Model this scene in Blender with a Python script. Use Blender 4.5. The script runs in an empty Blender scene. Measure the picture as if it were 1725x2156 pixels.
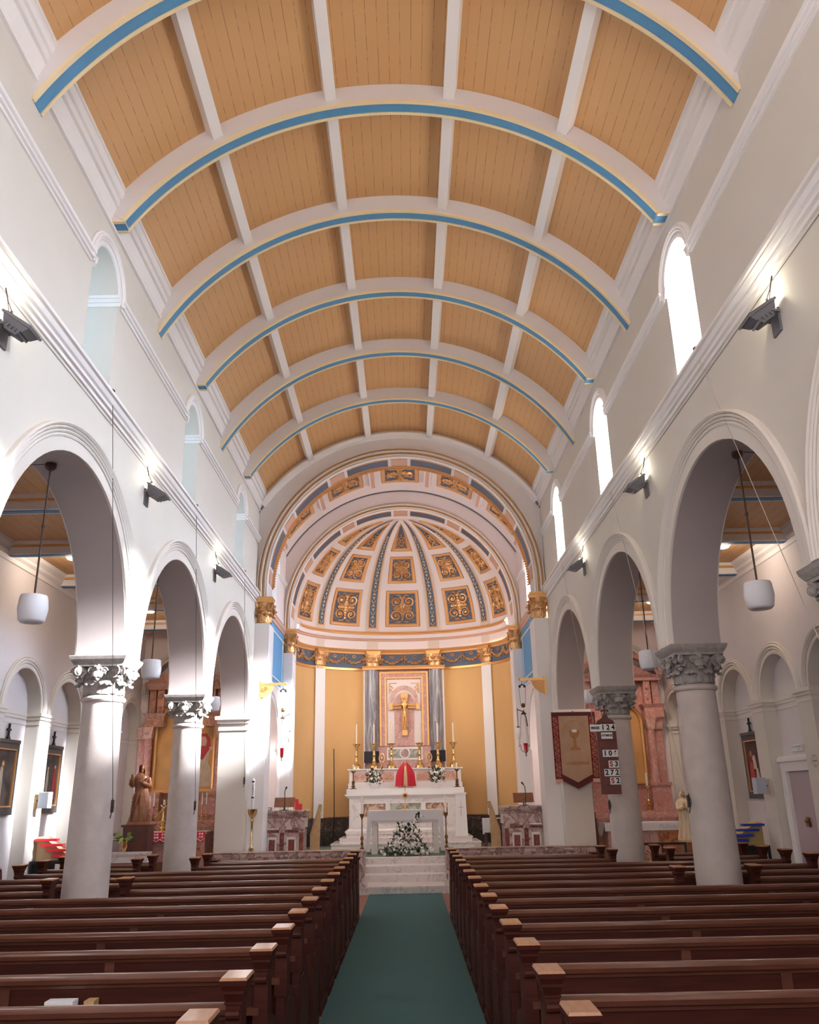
import bpy, bmesh, math, random
from math import sin, cos, pi, radians, sqrt, atan2
from mathutils import Vector, Matrix
random.seed(7)
scene = bpy.context.scene
COL = scene.collection

# ------------------------------------------------------------------ camera
cam_d = bpy.data.cameras.new('camera'); cam = bpy.data.objects.new('camera', cam_d); COL.objects.link(cam)
cam_d.sensor_fit = 'HORIZONTAL'; cam_d.sensor_width = 36.0
cam_d.lens = 36.0 * 1763.2336 / 1725.0
cam_d.clip_start = 0.05; cam_d.clip_end = 200
r_ = Vector((0.99981644, -0.00140767, -0.01910767)); u_ = Vector((0.01765198, -0.3200762, 0.94722734)); w_ = Vector((0.00744929, 0.94739076, 0.31999259))
mw = Matrix.Identity(4)
for i in range(3):
    mw[i][0] = r_[i]; mw[i][1] = u_[i]; mw[i][2] = -w_[i]
mw[0][3], mw[1][3], mw[2][3] = 0.0748, 0.0, 1.75
cam.matrix_world = mw
scene.camera = cam

# ------------------------------------------------------------------ view, world, lights
scene.view_settings.view_transform = 'Standard'
scene.view_settings.look = 'None'
scene.view_settings.exposure = 0.35
scene.view_settings.gamma = 1.0
scene.view_settings.use_curve_mapping = False
scene.cycles.max_bounces = 8
scene.cycles.diffuse_bounces = 6
scene.cycles.sample_clamp_indirect = 6.0
try:
    scene.cycles.use_denoising = True
except Exception:
    pass

world = bpy.data.worlds.new('world'); scene.world = world; world.use_nodes = True
bg = world.node_tree.nodes['Background']
bg.inputs[0].default_value = (0.58, 0.82, 1.0, 1.0); bg.inputs[1].default_value = 3.2

def light(name, kind, loc, energy, color=(1, 1, 1), target=None, size=0.1, size_y=None, spread=None, angle=None, soft=None):
    d = bpy.data.lights.new(name, kind); d.energy = energy; d.color = color
    if kind == 'AREA':
        d.size = size
        if size_y: d.shape = 'RECTANGLE'; d.size_y = size_y
        if spread: d.spread = spread
    elif kind == 'POINT': d.shadow_soft_size = size
    elif kind == 'SPOT':
        d.shadow_soft_size = size; d.spot_size = angle; d.spot_blend = 0.8
    elif kind == 'SUN': d.angle = angle
    o = bpy.data.objects.new(name, d); COL.objects.link(o); o.location = loc
    if target is not None:
        o.rotation_euler = (Vector(target) - Vector(loc)).to_track_quat('-Z', 'Y').to_euler()
    return o

SUN_DIR = Vector((-6.3, 1.72, -3.25))
light('sun', 'SUN', (30, -6, 18), 130.0, (1.0, 0.98, 0.96), target=Vector((30, -6, 18)) + SUN_DIR, angle=radians(9))
# added fill light behind the camera; the west wall has no window
light('west_fill_light', 'AREA', (0, -2.6, 4.6), 330, (1.0, 0.95, 0.96), target=(0, 12, 4.6), size=5.6, size_y=5.0)
# bright sky outside the south (right hand) clerestory windows
for yc_ in (4.0025, 7.9215, 11.8405, 15.7595, 20.26):
    light('window_daylight', 'AREA', (3.78, yc_, 6.9), 104, (0.76, 0.85, 1.0), target=(-3.15, yc_ + 1.5, 3.9), size=0.8, size_y=1.5, spread=radians(80))
# warm lamps hidden behind the chancel and apse arches
for s in (-1, 1):
    light('apse_lamp', 'AREA', (s * 1.9, 21.3, 5.5), 24, (1.0, 0.84, 0.72), target=(s * -0.6, 24.6, 6.6), size=0.5, size_y=0.5)
    light('apse_wall_lamp', 'SPOT', (s * 2.3, 21.9, 5.2), 78, (1.0, 0.84, 0.68), target=(s * -0.8, 24.6, 2.8), size=0.2, angle=radians(110))
    light('chancel_vault_lamp', 'AREA', (s * 2.4, 18.7, 5.9), 16, (1.0, 0.86, 0.78), target=(0, 20.6, 9.4), size=0.5, size_y=0.5)
    light('side_altar_lamp', 'SPOT', (s * 4.6, 16.6, 4.9), 45 if s < 0 else 85, (1.0, 0.78, 0.62), target=(s * 4.75, 18.4, 2.2), size=0.1, angle=radians(80))
    light('side_room_lamp', 'POINT', (s * 4.6, 20.4, 3.6), 60, (1.0, 0.88, 0.80), size=0.3)
light('sanctuary_lamp_light', 'SPOT', (0, 18.7, 8.0), 150, (1.0, 0.86, 0.78), target=(0, 22.2, 1.4), size=0.4, angle=radians(75))

# ------------------------------------------------------------------ materials
MATS = {}
def nt(name):
    m = bpy.data.materials.new(name); m.use_nodes = True
    n = m.node_tree.nodes; l = m.node_tree.links
    b = n['Principled BSDF']
    MATS[name] = m
    return m, n, l, b
def setspec(b, v):
    if 'Specular IOR Level' in b.inputs: b.inputs['Specular IOR Level'].default_value = v
def mat(name, col, rough=0.6, metal=0.0, spec=0.4, noise=0.0, nscale=6.0, bump=0.0, bscale=60.0, col2=None, coat=0.0, stretch=(1, 1, 1), detail=4, lo=0.35, hi=0.65):
    m, n, l, b = nt(name)
    b.inputs['Roughness'].default_value = rough; b.inputs['Metallic'].default_value = metal; setspec(b, spec)
    if coat and 'Coat Weight' in b.inputs:
        b.inputs['Coat Weight'].default_value = coat; b.inputs['Coat Roughness'].default_value = 0.15
    c = (*col, 1)
    b.inputs['Base Color'].default_value = c
    if noise or col2 or bump:
        tc = n.new('ShaderNodeTexCoord'); mp = n.new('ShaderNodeMapping'); mp.inputs['Scale'].default_value = stretch
        l.new(tc.outputs['Object'], mp.inputs[0])
    if noise or col2:
        t = n.new('ShaderNodeTexNoise'); t.inputs['Scale'].default_value = nscale; t.inputs['Detail'].default_value = detail
        l.new(mp.outputs[0], t.inputs['Vector'])
        r = n.new('ShaderNodeValToRGB')
        r.color_ramp.elements[0].position = lo; r.color_ramp.elements[1].position = hi
        c2 = col2 if col2 else tuple(x * (1 - noise) for x in col)
        r.color_ramp.elements[0].color = (*c2, 1); r.color_ramp.elements[1].color = c
        l.new(t.outputs['Fac'], r.inputs[0]); l.new(r.outputs[0], b.inputs['Base Color'])
    if bump:
        t2 = n.new('ShaderNodeTexNoise'); t2.inputs['Scale'].default_value = bscale; t2.inputs['Detail'].default_value = 3
        l.new(mp.outputs[0], t2.inputs['Vector'])
        bp = n.new('ShaderNodeBump'); bp.inputs['Strength'].default_value = bump; bp.inputs['Distance'].default_value = 0.01
        l.new(t2.outputs['Fac'], bp.inputs['Height']); l.new(bp.outputs[0], b.inputs['Normal'])
    return m
def marble(name, base, vein, nscale=3.0, width=0.03, rough=0.25, base2=None, distort=1.2, stretch=(1, 1, 1)):
    m, n, l, b = nt(name)
    b.inputs['Roughness'].default_value = rough
    tc = n.new('ShaderNodeTexCoord'); mp = n.new('ShaderNodeMapping'); mp.inputs['Scale'].default_value = stretch
    l.new(tc.outputs['Object'], mp.inputs[0])
    a = n.new('ShaderNodeTexNoise'); a.inputs['Scale'].default_value = nscale; a.inputs['Detail'].default_value = 8; a.inputs['Distortion'].default_value = distort
    l.new(mp.outputs[0], a.inputs['Vector'])
    r = n.new('ShaderNodeValToRGB'); e = r.color_ramp.elements
    e[0].position = 0.5 - width * 2; e[0].color = (*base, 1)
    e[1].position = 0.5; e[1].color = (*vein, 1)
    x = e.new(0.5 + width); x.color = (*(base2 or base), 1)
    y = e.new(0.8); y.color = (*base, 1)
    l.new(a.outputs['Fac'], r.inputs[0]); l.new(r.outputs[0], b.inputs['Base Color'])
    return m
def emis(name, col, strength):
    m, n, l, b = nt(name)
    b.inputs['Base Color'].default_value = (*col, 1)
    b.inputs['Emission Color'].default_value = (*col, 1); b.inputs['Emission Strength'].default_value = strength
    return m

mat('paint', (0.69, 0.655, 0.60), 0.75, noise=0.03, nscale=1.5)
mat('paint_ceiling_face', (0.70, 0.66, 0.655), 0.7)
mat('archmould', (0.74, 0.70, 0.65), 0.55)
mat('paint_lilac', (0.74, 0.70, 0.715), 0.75, noise=0.03, nscale=1.5)
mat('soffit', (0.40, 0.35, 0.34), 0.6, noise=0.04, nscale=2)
mat('trim', (0.88, 0.86, 0.86), 0.5)
mat('stone', (0.53, 0.465, 0.435), 0.65, noise=0.10, nscale=7, bump=0.15, bscale=40)
mat('capstone', (0.33, 0.30, 0.285), 0.7, noise=0.25, nscale=18)
mat('blue', (0.085, 0.26, 0.46), 0.55, noise=0.06, nscale=5)
mat('panelblue', (0.085, 0.30, 0.56), 0.5)
mat('deepblue', (0.085, 0.112, 0.17), 0.55)
mat('cream', (0.80, 0.66, 0.42), 0.5)
mat('gold', (0.78, 0.45, 0.17), 0.38, metal=0.75)
mat('goldpaint', (0.66, 0.34, 0.13), 0.45, metal=0.25)
mat('goldrelief', (0.74, 0.42, 0.19), 0.36, metal=0.6, noise=0.35, nscale=30)
mat('brass', (0.80, 0.58, 0.28), 0.22, metal=1.0)
mat('rod', (0.06, 0.035, 0.025), 0.5, metal=0.2)
mat('bronze', (0.20, 0.11, 0.05), 0.4, metal=0.7)
mat('ochre', (0.68, 0.41, 0.17), 0.75, noise=0.10, nscale=0.9, stretch=(1, 1, 0.3))
mat('dustyrose', (0.58, 0.36, 0.28), 0.6)
mat('beige', (0.68, 0.58, 0.50), 0.65)
mat('pinkwhite', (0.80, 0.72, 0.71), 0.6)
mat('marble_white_plain', (0.85, 0.83, 0.82), 0.35)
marble('marble_white', (0.80, 0.75, 0.73), (0.55, 0.48, 0.48), 2.2, 0.012, 0.3)
marble('marble_rose', (0.50, 0.36, 0.33), (0.22, 0.12, 0.10), 4.0, 0.05, 0.3, base2=(0.62, 0.50, 0.45))
marble('marble_pink', (0.52, 0.25, 0.22), (0.62, 0.38, 0.33), 5, 0.03, 0.25, base2=(0.48, 0.24, 0.215))
marble('marble_red', (0.22, 0.055, 0.045), (0.40, 0.15, 0.12), 5, 0.03, 0.2)
marble('marble_orange', (0.58, 0.24, 0.12), (0.28, 0.09, 0.05), 4, 0.04, 0.25)
marble('marble_grey', (0.16, 0.16, 0.19), (0.42, 0.42, 0.45), 6, 0.04, 0.3, base2=(0.22, 0.22, 0.26), stretch=(1, 1, 0.12))
marble('marble_dark', (0.035, 0.030, 0.028), (0.12, 0.10, 0.085), 7, 0.04, 0.3)
marble('marble_brown', (0.12, 0.09, 0.075), (0.04, 0.03, 0.03), 8, 0.08, 0.3, base2=(0.18, 0.13, 0.11))
marble('marble_salmon', (0.60, 0.37, 0.32), (0.42, 0.22, 0.19), 2.5, 0.02, 0.35, base2=(0.66, 0.44, 0.38))
marble('marble_rosy', (0.56, 0.33, 0.29), (0.42, 0.23, 0.20), 3, 0.02, 0.35, base2=(0.60, 0.38, 0.34))
marble('marble_brownpink', (0.42, 0.20, 0.13), (0.22, 0.10, 0.07), 5, 0.03, 0.3, base2=(0.48, 0.25, 0.17))
marble('marble_inlay', (0.55, 0.31, 0.17), (0.15, 0.07, 0.05), 5, 0.07, 0.25, base2=(0.66, 0.44, 0.30))
marble('marble_green', (0.38, 0.36, 0.25), (0.16, 0.15, 0.11), 5, 0.07, 0.25, base2=(0.46, 0.44, 0.36))
mat('pew', (0.060, 0.012, 0.007), 0.55, noise=0.35, nscale=5, stretch=(0.6, 6, 6), coat=0.0, spec=0.18)
mat('pewrail', (0.125, 0.044, 0.027), 0.32, noise=0.3, nscale=6, stretch=(0.6, 6, 6), coat=0.4, spec=0.5)
mat('pewcap', (0.42, 0.20, 0.095), 0.38, noise=0.2, nscale=14, stretch=(3, 1, 3), coat=0.3)
mat('lightwood', (0.56, 0.36, 0.17), 0.5, noise=0.15, nscale=12)
mat('brownwood', (0.28, 0.12, 0.055), 0.4, noise=0.3, nscale=9, stretch=(1, 8, 1))
mat('statuewood', (0.22, 0.075, 0.028), 0.4, noise=0.35, nscale=9, coat=0.3)
mat('darkwood', (0.13, 0.045, 0.035), 0.45, noise=0.3, nscale=8)
mat('carpet', (0.085, 0.172, 0.178), 0.95, noise=0.18, nscale=120, spec=0.1, bump=0.5, bscale=400)
mat('greenmat', (0.15, 0.19, 0.15), 0.95, spec=0.1, noise=0.2, nscale=60)
mat('tile', (0.30, 0.12, 0.085), 0.6, noise=0.2, nscale=3)
mat('bluefloor', (0.16, 0.24, 0.42), 0.8)
mat('cloth_white', (0.80, 0.80, 0.84), 0.85)
mat('cloth_lace', (0.70, 0.69, 0.74), 0.9, noise=0.2, nscale=60)
mat('cloth_red', (0.45, 0.012, 0.03), 0.8)
mat('redplastic', (0.78, 0.03, 0.05), 0.4)
mat('blueplastic', (0.02, 0.04, 0.42), 0.4)
mat('creampaint', (0.72, 0.62, 0.36), 0.6)
mat('yellowbox', (0.62, 0.46, 0.16), 0.6)
mat('black', (0.012, 0.012, 0.013), 0.5)
mat('iron', (0.05, 0.035, 0.03), 0.5, metal=0.4)
mat('greymetal', (0.16, 0.16, 0.18), 0.45, metal=0.3)
mat('darkgrey', (0.045, 0.045, 0.05), 0.4)
mat('lampshade', (0.86, 0.88, 0.93), 0.6)
mat('whiteplastic', (0.80, 0.80, 0.80), 0.4)
mat('bluegreyplastic', (0.50, 0.56, 0.66), 0.5)
mat('wax', (0.82, 0.74, 0.60), 0.5)
mat('waxwhite', (0.86, 0.85, 0.84), 0.5)
mat('leaf', (0.035, 0.055, 0.028), 0.6, noise=0.3, nscale=20)
mat('palegreen', (0.30, 0.40, 0.10), 0.6)
mat('petal', (0.86, 0.86, 0.82), 0.7)
mat('banner', (0.46, 0.30, 0.20), 0.9, noise=0.15, nscale=4)
mat('bannerred', (0.16, 0.010, 0.012), 0.9)
mat('stitch', (0.55, 0.28, 0.20), 0.8)
mat('stitchgold', (0.36, 0.16, 0.05), 0.7)
mat('boardwood', (0.16, 0.050, 0.040), 0.5, noise=0.2, nscale=10)
mat('card', (0.80, 0.80, 0.80), 0.7)
mat('ink', (0.015, 0.015, 0.018), 0.7)
mat('inkred', (0.35, 0.03, 0.03), 0.7)
mat('skin', (0.66, 0.42, 0.30), 0.6)
mat('hair', (0.16, 0.06, 0.03), 0.7)
mat('marycloth', (0.82, 0.70, 0.50), 0.6)
mat('paintdark', (0.13, 0.095, 0.075), 0.7, noise=0.5, nscale=5, col2=(0.05, 0.035, 0.03))
mat('paintred', (0.13, 0.035, 0.03), 0.7, noise=0.5, nscale=4, col2=(0.05, 0.02, 0.018))
mat('paintgold', (0.62, 0.34, 0.12), 0.7, noise=0.2, nscale=3)
mat('paintpale', (0.60, 0.50, 0.38), 0.8, noise=0.2, nscale=8)
mat('robered', (0.42, 0.05, 0.06), 0.8)
mat('frame', (0.060, 0.052, 0.050), 0.5)
mat('maroon', (0.10, 0.018, 0.022), 0.8)
mat('chrome', (0.75, 0.75, 0.78), 0.2, metal=1.0)
mat('doorpaint', (0.42, 0.33, 0.35), 0.6)
mat('redglass', (0.45, 0.005, 0.02), 0.1, spec=0.6)
mat('globe', (0.85, 0.82, 0.80), 0.3)
emis('bulb', (1.0, 0.93, 0.78), 14.0)
emis('disc', (1.0, 0.86, 0.66), 9.0)

# window glass: pale frosted panes that let the daylight through
m, n, l, b = nt('glass')
tr = n.new('ShaderNodeBsdfTransparent'); tr.inputs[0].default_value = (0.92, 0.95, 1.0, 1)
tl = n.new('ShaderNodeBsdfTranslucent'); tl.inputs[0].default_value = (0.9, 0.95, 1, 1)
mx = n.new('ShaderNodeMixShader'); mx.inputs[0].default_value = 0.25
l.new(tr.outputs[0], mx.inputs[1]); l.new(tl.outputs[0], mx.inputs[2]); l.new(mx.outputs[0], n['Material Output'].inputs[0])

# boarded vault: grooves follow the boards (uv: x across boards in metres)
m, n, l, b = nt('boards')
b.inputs['Roughness'].default_value = 0.5
uv = n.new('ShaderNodeUVMap'); sep = n.new('ShaderNodeSeparateXYZ'); l.new(uv.outputs[0], sep.inputs[0])
def mth(op, a, bb=None):
    x = n.new('ShaderNodeMath'); x.operation = op
    for i, v in enumerate((a, bb)):
        if v is None: continue
        if isinstance(v, (int, float)): x.inputs[i].default_value = v
        else: l.new(v, x.inputs[i])
    return x.outputs[0]
fr = mth('FRACT', mth('MULTIPLY', sep.outputs[0], 1 / 0.125))
line = mth('LESS_THAN', fr, 0.06)
nz = n.new('ShaderNodeTexNoise'); nz.inputs['Scale'].default_value = 5.0; nz.inputs['Detail'].default_value = 2
l.new(uv.outputs[0], nz.inputs['Vector'])
gap = mth('MULTIPLY', line, mth('ADD', mth('MULTIPLY', mth('GREATER_THAN', nz.outputs['Fac'], 0.50), 0.45), 0.25))
mix = n.new('ShaderNodeMixRGB'); mix.inputs[1].default_value = (0.62, 0.36, 0.155, 1); mix.inputs[2].default_value = (0.22, 0.09, 0.03, 1)
l.new(gap, mix.inputs[0])
brd = n.new('ShaderNodeTexNoise'); brd.inputs['Scale'].default_value = 0.6
l.new(uv.outputs[0], brd.inputs['Vector'])
mix2 = n.new('ShaderNodeMixRGB'); mix2.blend_type = 'MULTIPLY'; mix2.inputs[2].default_value = (0.90, 0.86, 0.84, 1)
l.new(brd.outputs['Fac'], mix2.inputs[0]); l.new(mix.outputs[0], mix2.inputs[1]); l.new(mix2.outputs[0], b.inputs['Base Color'])

# ------------------------------------------------------------------ mesh helpers
class MB:
    def __init__(s): s.v = []; s.f = []
    def add(s, vs, fs):
        o = len(s.v); s.v.extend([tuple(p) for p in vs]); s.f.extend([[i + o for i in f] for f in fs]); return s
    def box(s, x0, x1, y0, y1, z0, z1):
        vs = [(x, y, z) for z in (z0, z1) for y in (y0, y1) for x in (x0, x1)]
        return s.add(vs, [(0, 1, 3, 2), (4, 6, 7, 5), (0, 4, 5, 1), (2, 3, 7, 6), (0, 2, 6, 4), (1, 5, 7, 3)])
    def frus(s, cx, cy, z0, hx0, hy0, z1, hx1, hy1):
        vs = [(cx + a * hx0, cy + b * hy0, z0) for a, b in ((-1, -1), (1, -1), (1, 1), (-1, 1))] + [(cx + a * hx1, cy + b * hy1, z1) for a, b in ((-1, -1), (1, -1), (1, 1), (-1, 1))]
        return s.add(vs, [(3, 2, 1, 0), (4, 5, 6, 7), (0, 1, 5, 4), (1, 2, 6, 5), (2, 3, 7, 6), (3, 0, 4, 7)])
    def prism(s, poly, axis, a, b):
        # poly in the plane of the other two axes (x: (y,z), y: (x,z), z: (x,y))
        def P(p, t): return (t, p[0], p[1]) if axis == 'x' else (p[0], t, p[1]) if axis == 'y' else (p[0], p[1], t)
        n = len(poly)
        vs = [P(p, a) for p in poly] + [P(p, b) for p in poly]
        return s.add(vs, [list(range(n)), list(range(2 * n - 1, n - 1, -1))] + [(i, (i + 1) % n, n + (i + 1) % n, n + i) for i in range(n)])
    def grid(s, fn, nu, nv, cu=False, cv=False):
        U = nu if cu else nu + 1; V = nv if cv else nv + 1
        vs = [fn(i / nu, j / nv) for i in range(U) for j in range(V)]
        fs = [(i * V + j, ((i + 1) % U) * V + j, ((i + 1) % U) * V + (j + 1) % V, i * V + (j + 1) % V) for i in range(nu) for j in range(nv)]
        return s.add(vs, fs)
    def lathe(s, prof, cx=0, cy=0, n=20):
        k = len(prof)
        vs = [(cx + r * cos(2 * pi * i / n), cy + r * sin(2 * pi * i / n), z) for i in range(n) for r, z in prof]
        fs = [(i * k + j, ((i + 1) % n) * k + j, ((i + 1) % n) * k + j + 1, i * k + j + 1) for i in range(n) for j in range(k - 1)]
        if prof[0][0] > 1e-6: fs.append([i * k for i in range(n)][::-1])
        if prof[-1][0] > 1e-6: fs.append([i * k + k - 1 for i in range(n)])
        return s.add(vs, fs)
    def tube(s, pts, r, n=6, cap=True):
        pts = [Vector(p) for p in pts]; m = len(pts); vs = []
        rr = r if isinstance(r, (list, tuple)) else [r] * m
        up = None
        for i, p in enumerate(pts):
            t = (pts[min(i + 1, m - 1)] - pts[max(i - 1, 0)])
            t = t.normalized() if t.length > 1e-9 else Vector((0, 0, 1))
            if up is None: up = Vector((0, 0, 1)) if abs(t.z) < 0.9 else Vector((1, 0, 0))
            a = t.cross(up)
            if a.length < 1e-6: a = t.orthogonal()
            a.normalize(); b = a.cross(t); up = b
            for j in range(n):
                q = 2 * pi * j / n
                vs.append(p + (a * cos(q) + b * sin(q)) * rr[i])
        fs = [(i * n + j, i * n + (j + 1) % n, (i + 1) * n + (j + 1) % n, (i + 1) * n + j) for i in range(m - 1) for j in range(n)]
        if cap: fs += [list(range(n))[::-1], list(range((m - 1) * n, m * n))]
        return s.add(vs, fs)
    def ball(s, c, r, n=8, m=6, sx=1, sy=1, sz=1):
        return s.grid(lambda u, v: (c[0] + r * sx * sin(pi * v) * cos(2 * pi * u), c[1] + r * sy * sin(pi * v) * sin(2 * pi * u), c[2] + r * sz * cos(pi * v)), n, m, cu=True)
    def ring_xz(s, prof, cx, cz, a0, a1, n):
        # closed profile of (radius, y) swept round an arc in the XZ plane; angle from +x
        k = len(prof)
        vs = [(cx + r * cos(a0 + (a1 - a0) * i / n), y, cz + r * sin(a0 + (a1 - a0) * i / n)) for i in range(n + 1) for r, y in prof]
        fs = [(i * k + j, i * k + (j + 1) % k, (i + 1) * k + (j + 1) % k, (i + 1) * k + j) for i in range(n) for j in range(k)]
        fs += [list(range(k)), list(range(n * k, n * k + k))[::-1]]
        return s.add(vs, fs)
    def ring_yz(s, prof, cy, cz, a0, a1, n):
        # closed profile of (radius, x) swept round an arc in the YZ plane
        k = len(prof)
        vs = [(x, cy + r * cos(a0 + (a1 - a0) * i / n), cz + r * sin(a0 + (a1 - a0) * i / n)) for i in range(n + 1) for r, x in prof]
        fs = [(i * k + j, i * k + (j + 1) % k, (i + 1) * k + (j + 1) % k, (i + 1) * k + j) for i in range(n) for j in range(k)]
        fs += [list(range(k)), list(range(n * k, n * k + k))[::-1]]
        return s.add(vs, fs)
    def xform(s, M, start=0):
        s.v[start:] = [tuple(M @ Vector(p)) for p in s.v[start:]]; return s
    def shift(s, dx, dy, dz, start=0):
        s.v[start:] = [(a + dx, b + dy, c + dz) for a, b, c in s.v[start:]]; return s

def obj(name, mb, material, parent=None, smooth=True, angle=35, bevel=0, recalc=True):
    me = bpy.data.meshes.new(name); me.from_pydata(mb.v, [], mb.f); me.update()
    if recalc or bevel:
        bm = bmesh.new(); bm.from_mesh(me)
        bmesh.ops.recalc_face_normals(bm, faces=bm.faces)
        bm.to_mesh(me); bm.free()
    if smooth:
        for p in me.polygons: p.use_smooth = True
        try: me.set_sharp_from_angle(angle=radians(angle))
        except Exception: pass
    me.materials.append(MATS[material])
    o = bpy.data.objects.new(name, me); COL.objects.link(o)
    if parent is not None: o.parent = parent
    if bevel:
        md = o.modifiers.new('bevel', 'BEVEL'); md.width = bevel; md.segments = 2; md.limit_method = 'ANGLE'
    return o
def empty(name, loc, rz=0, scale=1):
    o = bpy.data.objects.new(name, None); COL.objects.link(o); o.location = loc; o.rotation_euler = (0, 0, rz)
    o.empty_display_size = 0.1
    if scale != 1: o.scale = (scale,) * 3
    return o
def tag(o, label, cat, group=None):
    o['label'] = label; o['category'] = cat
    if group: o['group'] = group
    return o
def thing(name, label, cat, loc=(0, 0, 0), rz=0, group=None):
    return tag(empty(name, loc, rz), label, cat, group)
def struct(o, label=None):
    o['kind'] = 'structure'
    if label: o['label'] = label
    return o
def copy_tree(o, parent=None):
    c = o.copy(); COL.objects.link(c)
    if parent is not None: c.parent = parent
    for ch in [x for x in o.children]: copy_tree(ch, c)
    return c
def textobj(name, s, size, material, parent, M, ext=0.002, align='CENTER', bold=0.0):
    cu = bpy.data.curves.new(name, 'FONT'); cu.body = s; cu.size = size; cu.extrude = ext; cu.align_x = align; cu.align_y = 'CENTER'; cu.offset = bold * size
    t = bpy.data.objects.new(name + '_tmp', cu); COL.objects.link(t)
    dg = bpy.context.evaluated_depsgraph_get()
    me = bpy.data.meshes.new_from_object(t.evaluated_get(dg))
    bpy.data.objects.remove(t); 
    me.transform(M)
    me.materials.clear(); me.materials.append(MATS[material])
    o = bpy.data.objects.new(name, me); COL.objects.link(o)
    if parent is not None: o.parent = parent
    return o
def facing(x, y, z): 
    # text plane facing the camera (-Y) at x,y,z
    return Matrix.Translation((x, y, z)) @ Matrix.Rotation(radians(90), 4, 'X')
SIDE = {-1: 'left', 1: 'right'}
# ------------------------------------------------------------------ room dimensions (metres)
W, T = 3.15, 0.567           # half nave width, arcade wall thickness
B, Y0 = 3.919, 9.881         # bay length, depth of the first visible columns
ZA, ZS = 3.33, 5.976         # top of capitals, top of string course
RA = 1.685                   # arcade arch radius
ZC = 7.886                   # bottom of top cornice
VC, RV, RB = 5.947, 3.583, 3.83   # vault centre height, rib soffit radius, boards radius
YS, YE = -3.5, 17.82
XA = 5.72                    # outer aisle wall
COLY = [Y0 - B, Y0, Y0 + B]
ARCY = [Y0 - 2.5 * B, Y0 - 1.5 * B, Y0 - 0.5 * B, Y0 + 0.5 * B, Y0 + 1.5 * B]

def wall_yz(mb, xa, xb, y0, y1, z0, z1, ops, n=28):
    # wall in the YZ plane between x=xa and x=xb with round-headed openings (yc, r, spring, bottom)
    def quad(ya, yb, za, zb):
        for x in (xa, xb): mb.add([(x, ya, za), (x, yb, za), (x, yb, zb), (x, ya, zb)], [(0, 1, 2, 3)])
    def strip(pts):
        mb.add([(x, p[0], p[1]) for p in pts for x in (xa, xb)], [(2 * i, 2 * i + 1, 2 * i + 3, 2 * i + 2) for i in range(len(pts) - 1)])
    y = y0
    for yc, r, zs, zb in sorted(ops):
        quad(y, yc - r, z0, z1)
        pts = [(yc - r, zs)] + [(yc - r * cos(pi * i / n), zs + r * sin(pi * i / n)) for i in range(1, n)] + [(yc + r, zs)]
        for x in (xa, xb):
            vs = []; fs = []
            for p in pts: vs += [(x, p[0], p[1]), (x, p[0], z1)]
            for i in range(len(pts) - 1): fs.append((2 * i, 2 * i + 2, 2 * i + 3, 2 * i + 1))
            mb.add(vs, fs)
        if zb > z0 + 1e-6: quad(yc - r, yc + r, z0, zb)
        path = ([(yc - r, zb)] if zs > zb + 1e-6 else []) + pts + ([(yc + r, zb)] if zs > zb + 1e-6 else [])
        strip(path)
        if zb > z0 + 1e-6: strip([(yc - r, zb), (yc + r, zb)])
        y = yc + r
    quad(y, y1, z0, z1)
    for yy in (y0, y1): mb.add([(xa, yy, z0), (xb, yy, z0), (xb, yy, z1), (xa, yy, z1)], [(0, 1, 2, 3)])
    # closed top and bottom
    mb.add([(xa, y0, z1), (xb, y0, z1), (xb, y1, z1), (xa, y1, z1)], [(0, 1, 2, 3)])
    yb = y0
    for yc, r, zs, zb in sorted(ops):
        if zb <= z0 + 1e-6:
            mb.add([(xa, yb, z0), (xb, yb, z0), (xb, yc - r, z0), (xa, yc - r, z0)], [(0, 1, 2, 3)]); yb = yc + r
    mb.add([(xa, yb, z0), (xb, yb, z0), (xb, y1, z0), (xa, y1, z0)], [(0, 1, 2, 3)])

def wall_xz(mb, ya, yb, x0, x1, z0, z1, ops, n=48, r2=None):
    t = MB(); wall_yz(t, ya, yb, x0, x1, z0, z1, ops, n)
    mb.add([(p[1], p[0], p[2]) for p in t.v], t.f)

def archivolt(mb, s, x, yc, zc, steps, leg=0.0, n=36):
    # stepped and rounded moulding round an opening, standing proud of the wall face at x (towards the nave)
    for r0, r1, d in steps:
        rm = (r0 + r1) / 2
        prof = [(r0, x), (r0, x - s * d * 0.7), (rm, x - s * d), (r1, x - s * d * 0.7), (r1, x)]
        mb.ring_yz(prof, yc, zc, 0, pi, n)
        if leg > 0:
            for q in (-1, 1):
                poly = [(p[1], yc + q * p[0]) for p in prof]
                mb.prism(poly, 'z', zc - leg, zc)

# ------------------------------------------------------------------ floor
f = MB(); f.box(-XA - 0.6, XA + 0.6, -3.7, 18.7, -0.1, 0.0); f.box(-3.2, 3.2, 18.7, 19.02, -0.1, 0.0)
struct(obj('floor', f, 'tile', smooth=False))
f = MB(); f.box(-4.0, 4.0, 17.03, 18.049, 0.0, 0.125)
f.box(-4.0, 4.0, 17.005, 17.06, 0.10, 0.135)
struct(obj('floor_platform', f, 'marble_white', smooth=False))
st = MB()
for i, (y, z) in enumerate(((18.06, 0.253), (18.50, 0.381), (19.02, 0.508))):
    st.box(-0.88, 0.88, y, 19.3, 0.11 if i == 0 else z - 0.128, z - 0.03); st.box(-0.90, 0.90, y - 0.025, 19.3, z - 0.03, z)
tag(obj('chancel_steps', st, 'marble_white', smooth=False), 'three veined white marble steps at the end of the carpeted aisle', 'steps')
sp = MB()
for s in (-1, 1):
    sp.box(min(s * 0.88, s * 5.7), max(s * 0.88, s * 5.7), 18.05, 19.3, 0.0, 0.508)
sp.box(-5.7, 5.7, 19.3, 25.2, 0.0, 0.508)
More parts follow.
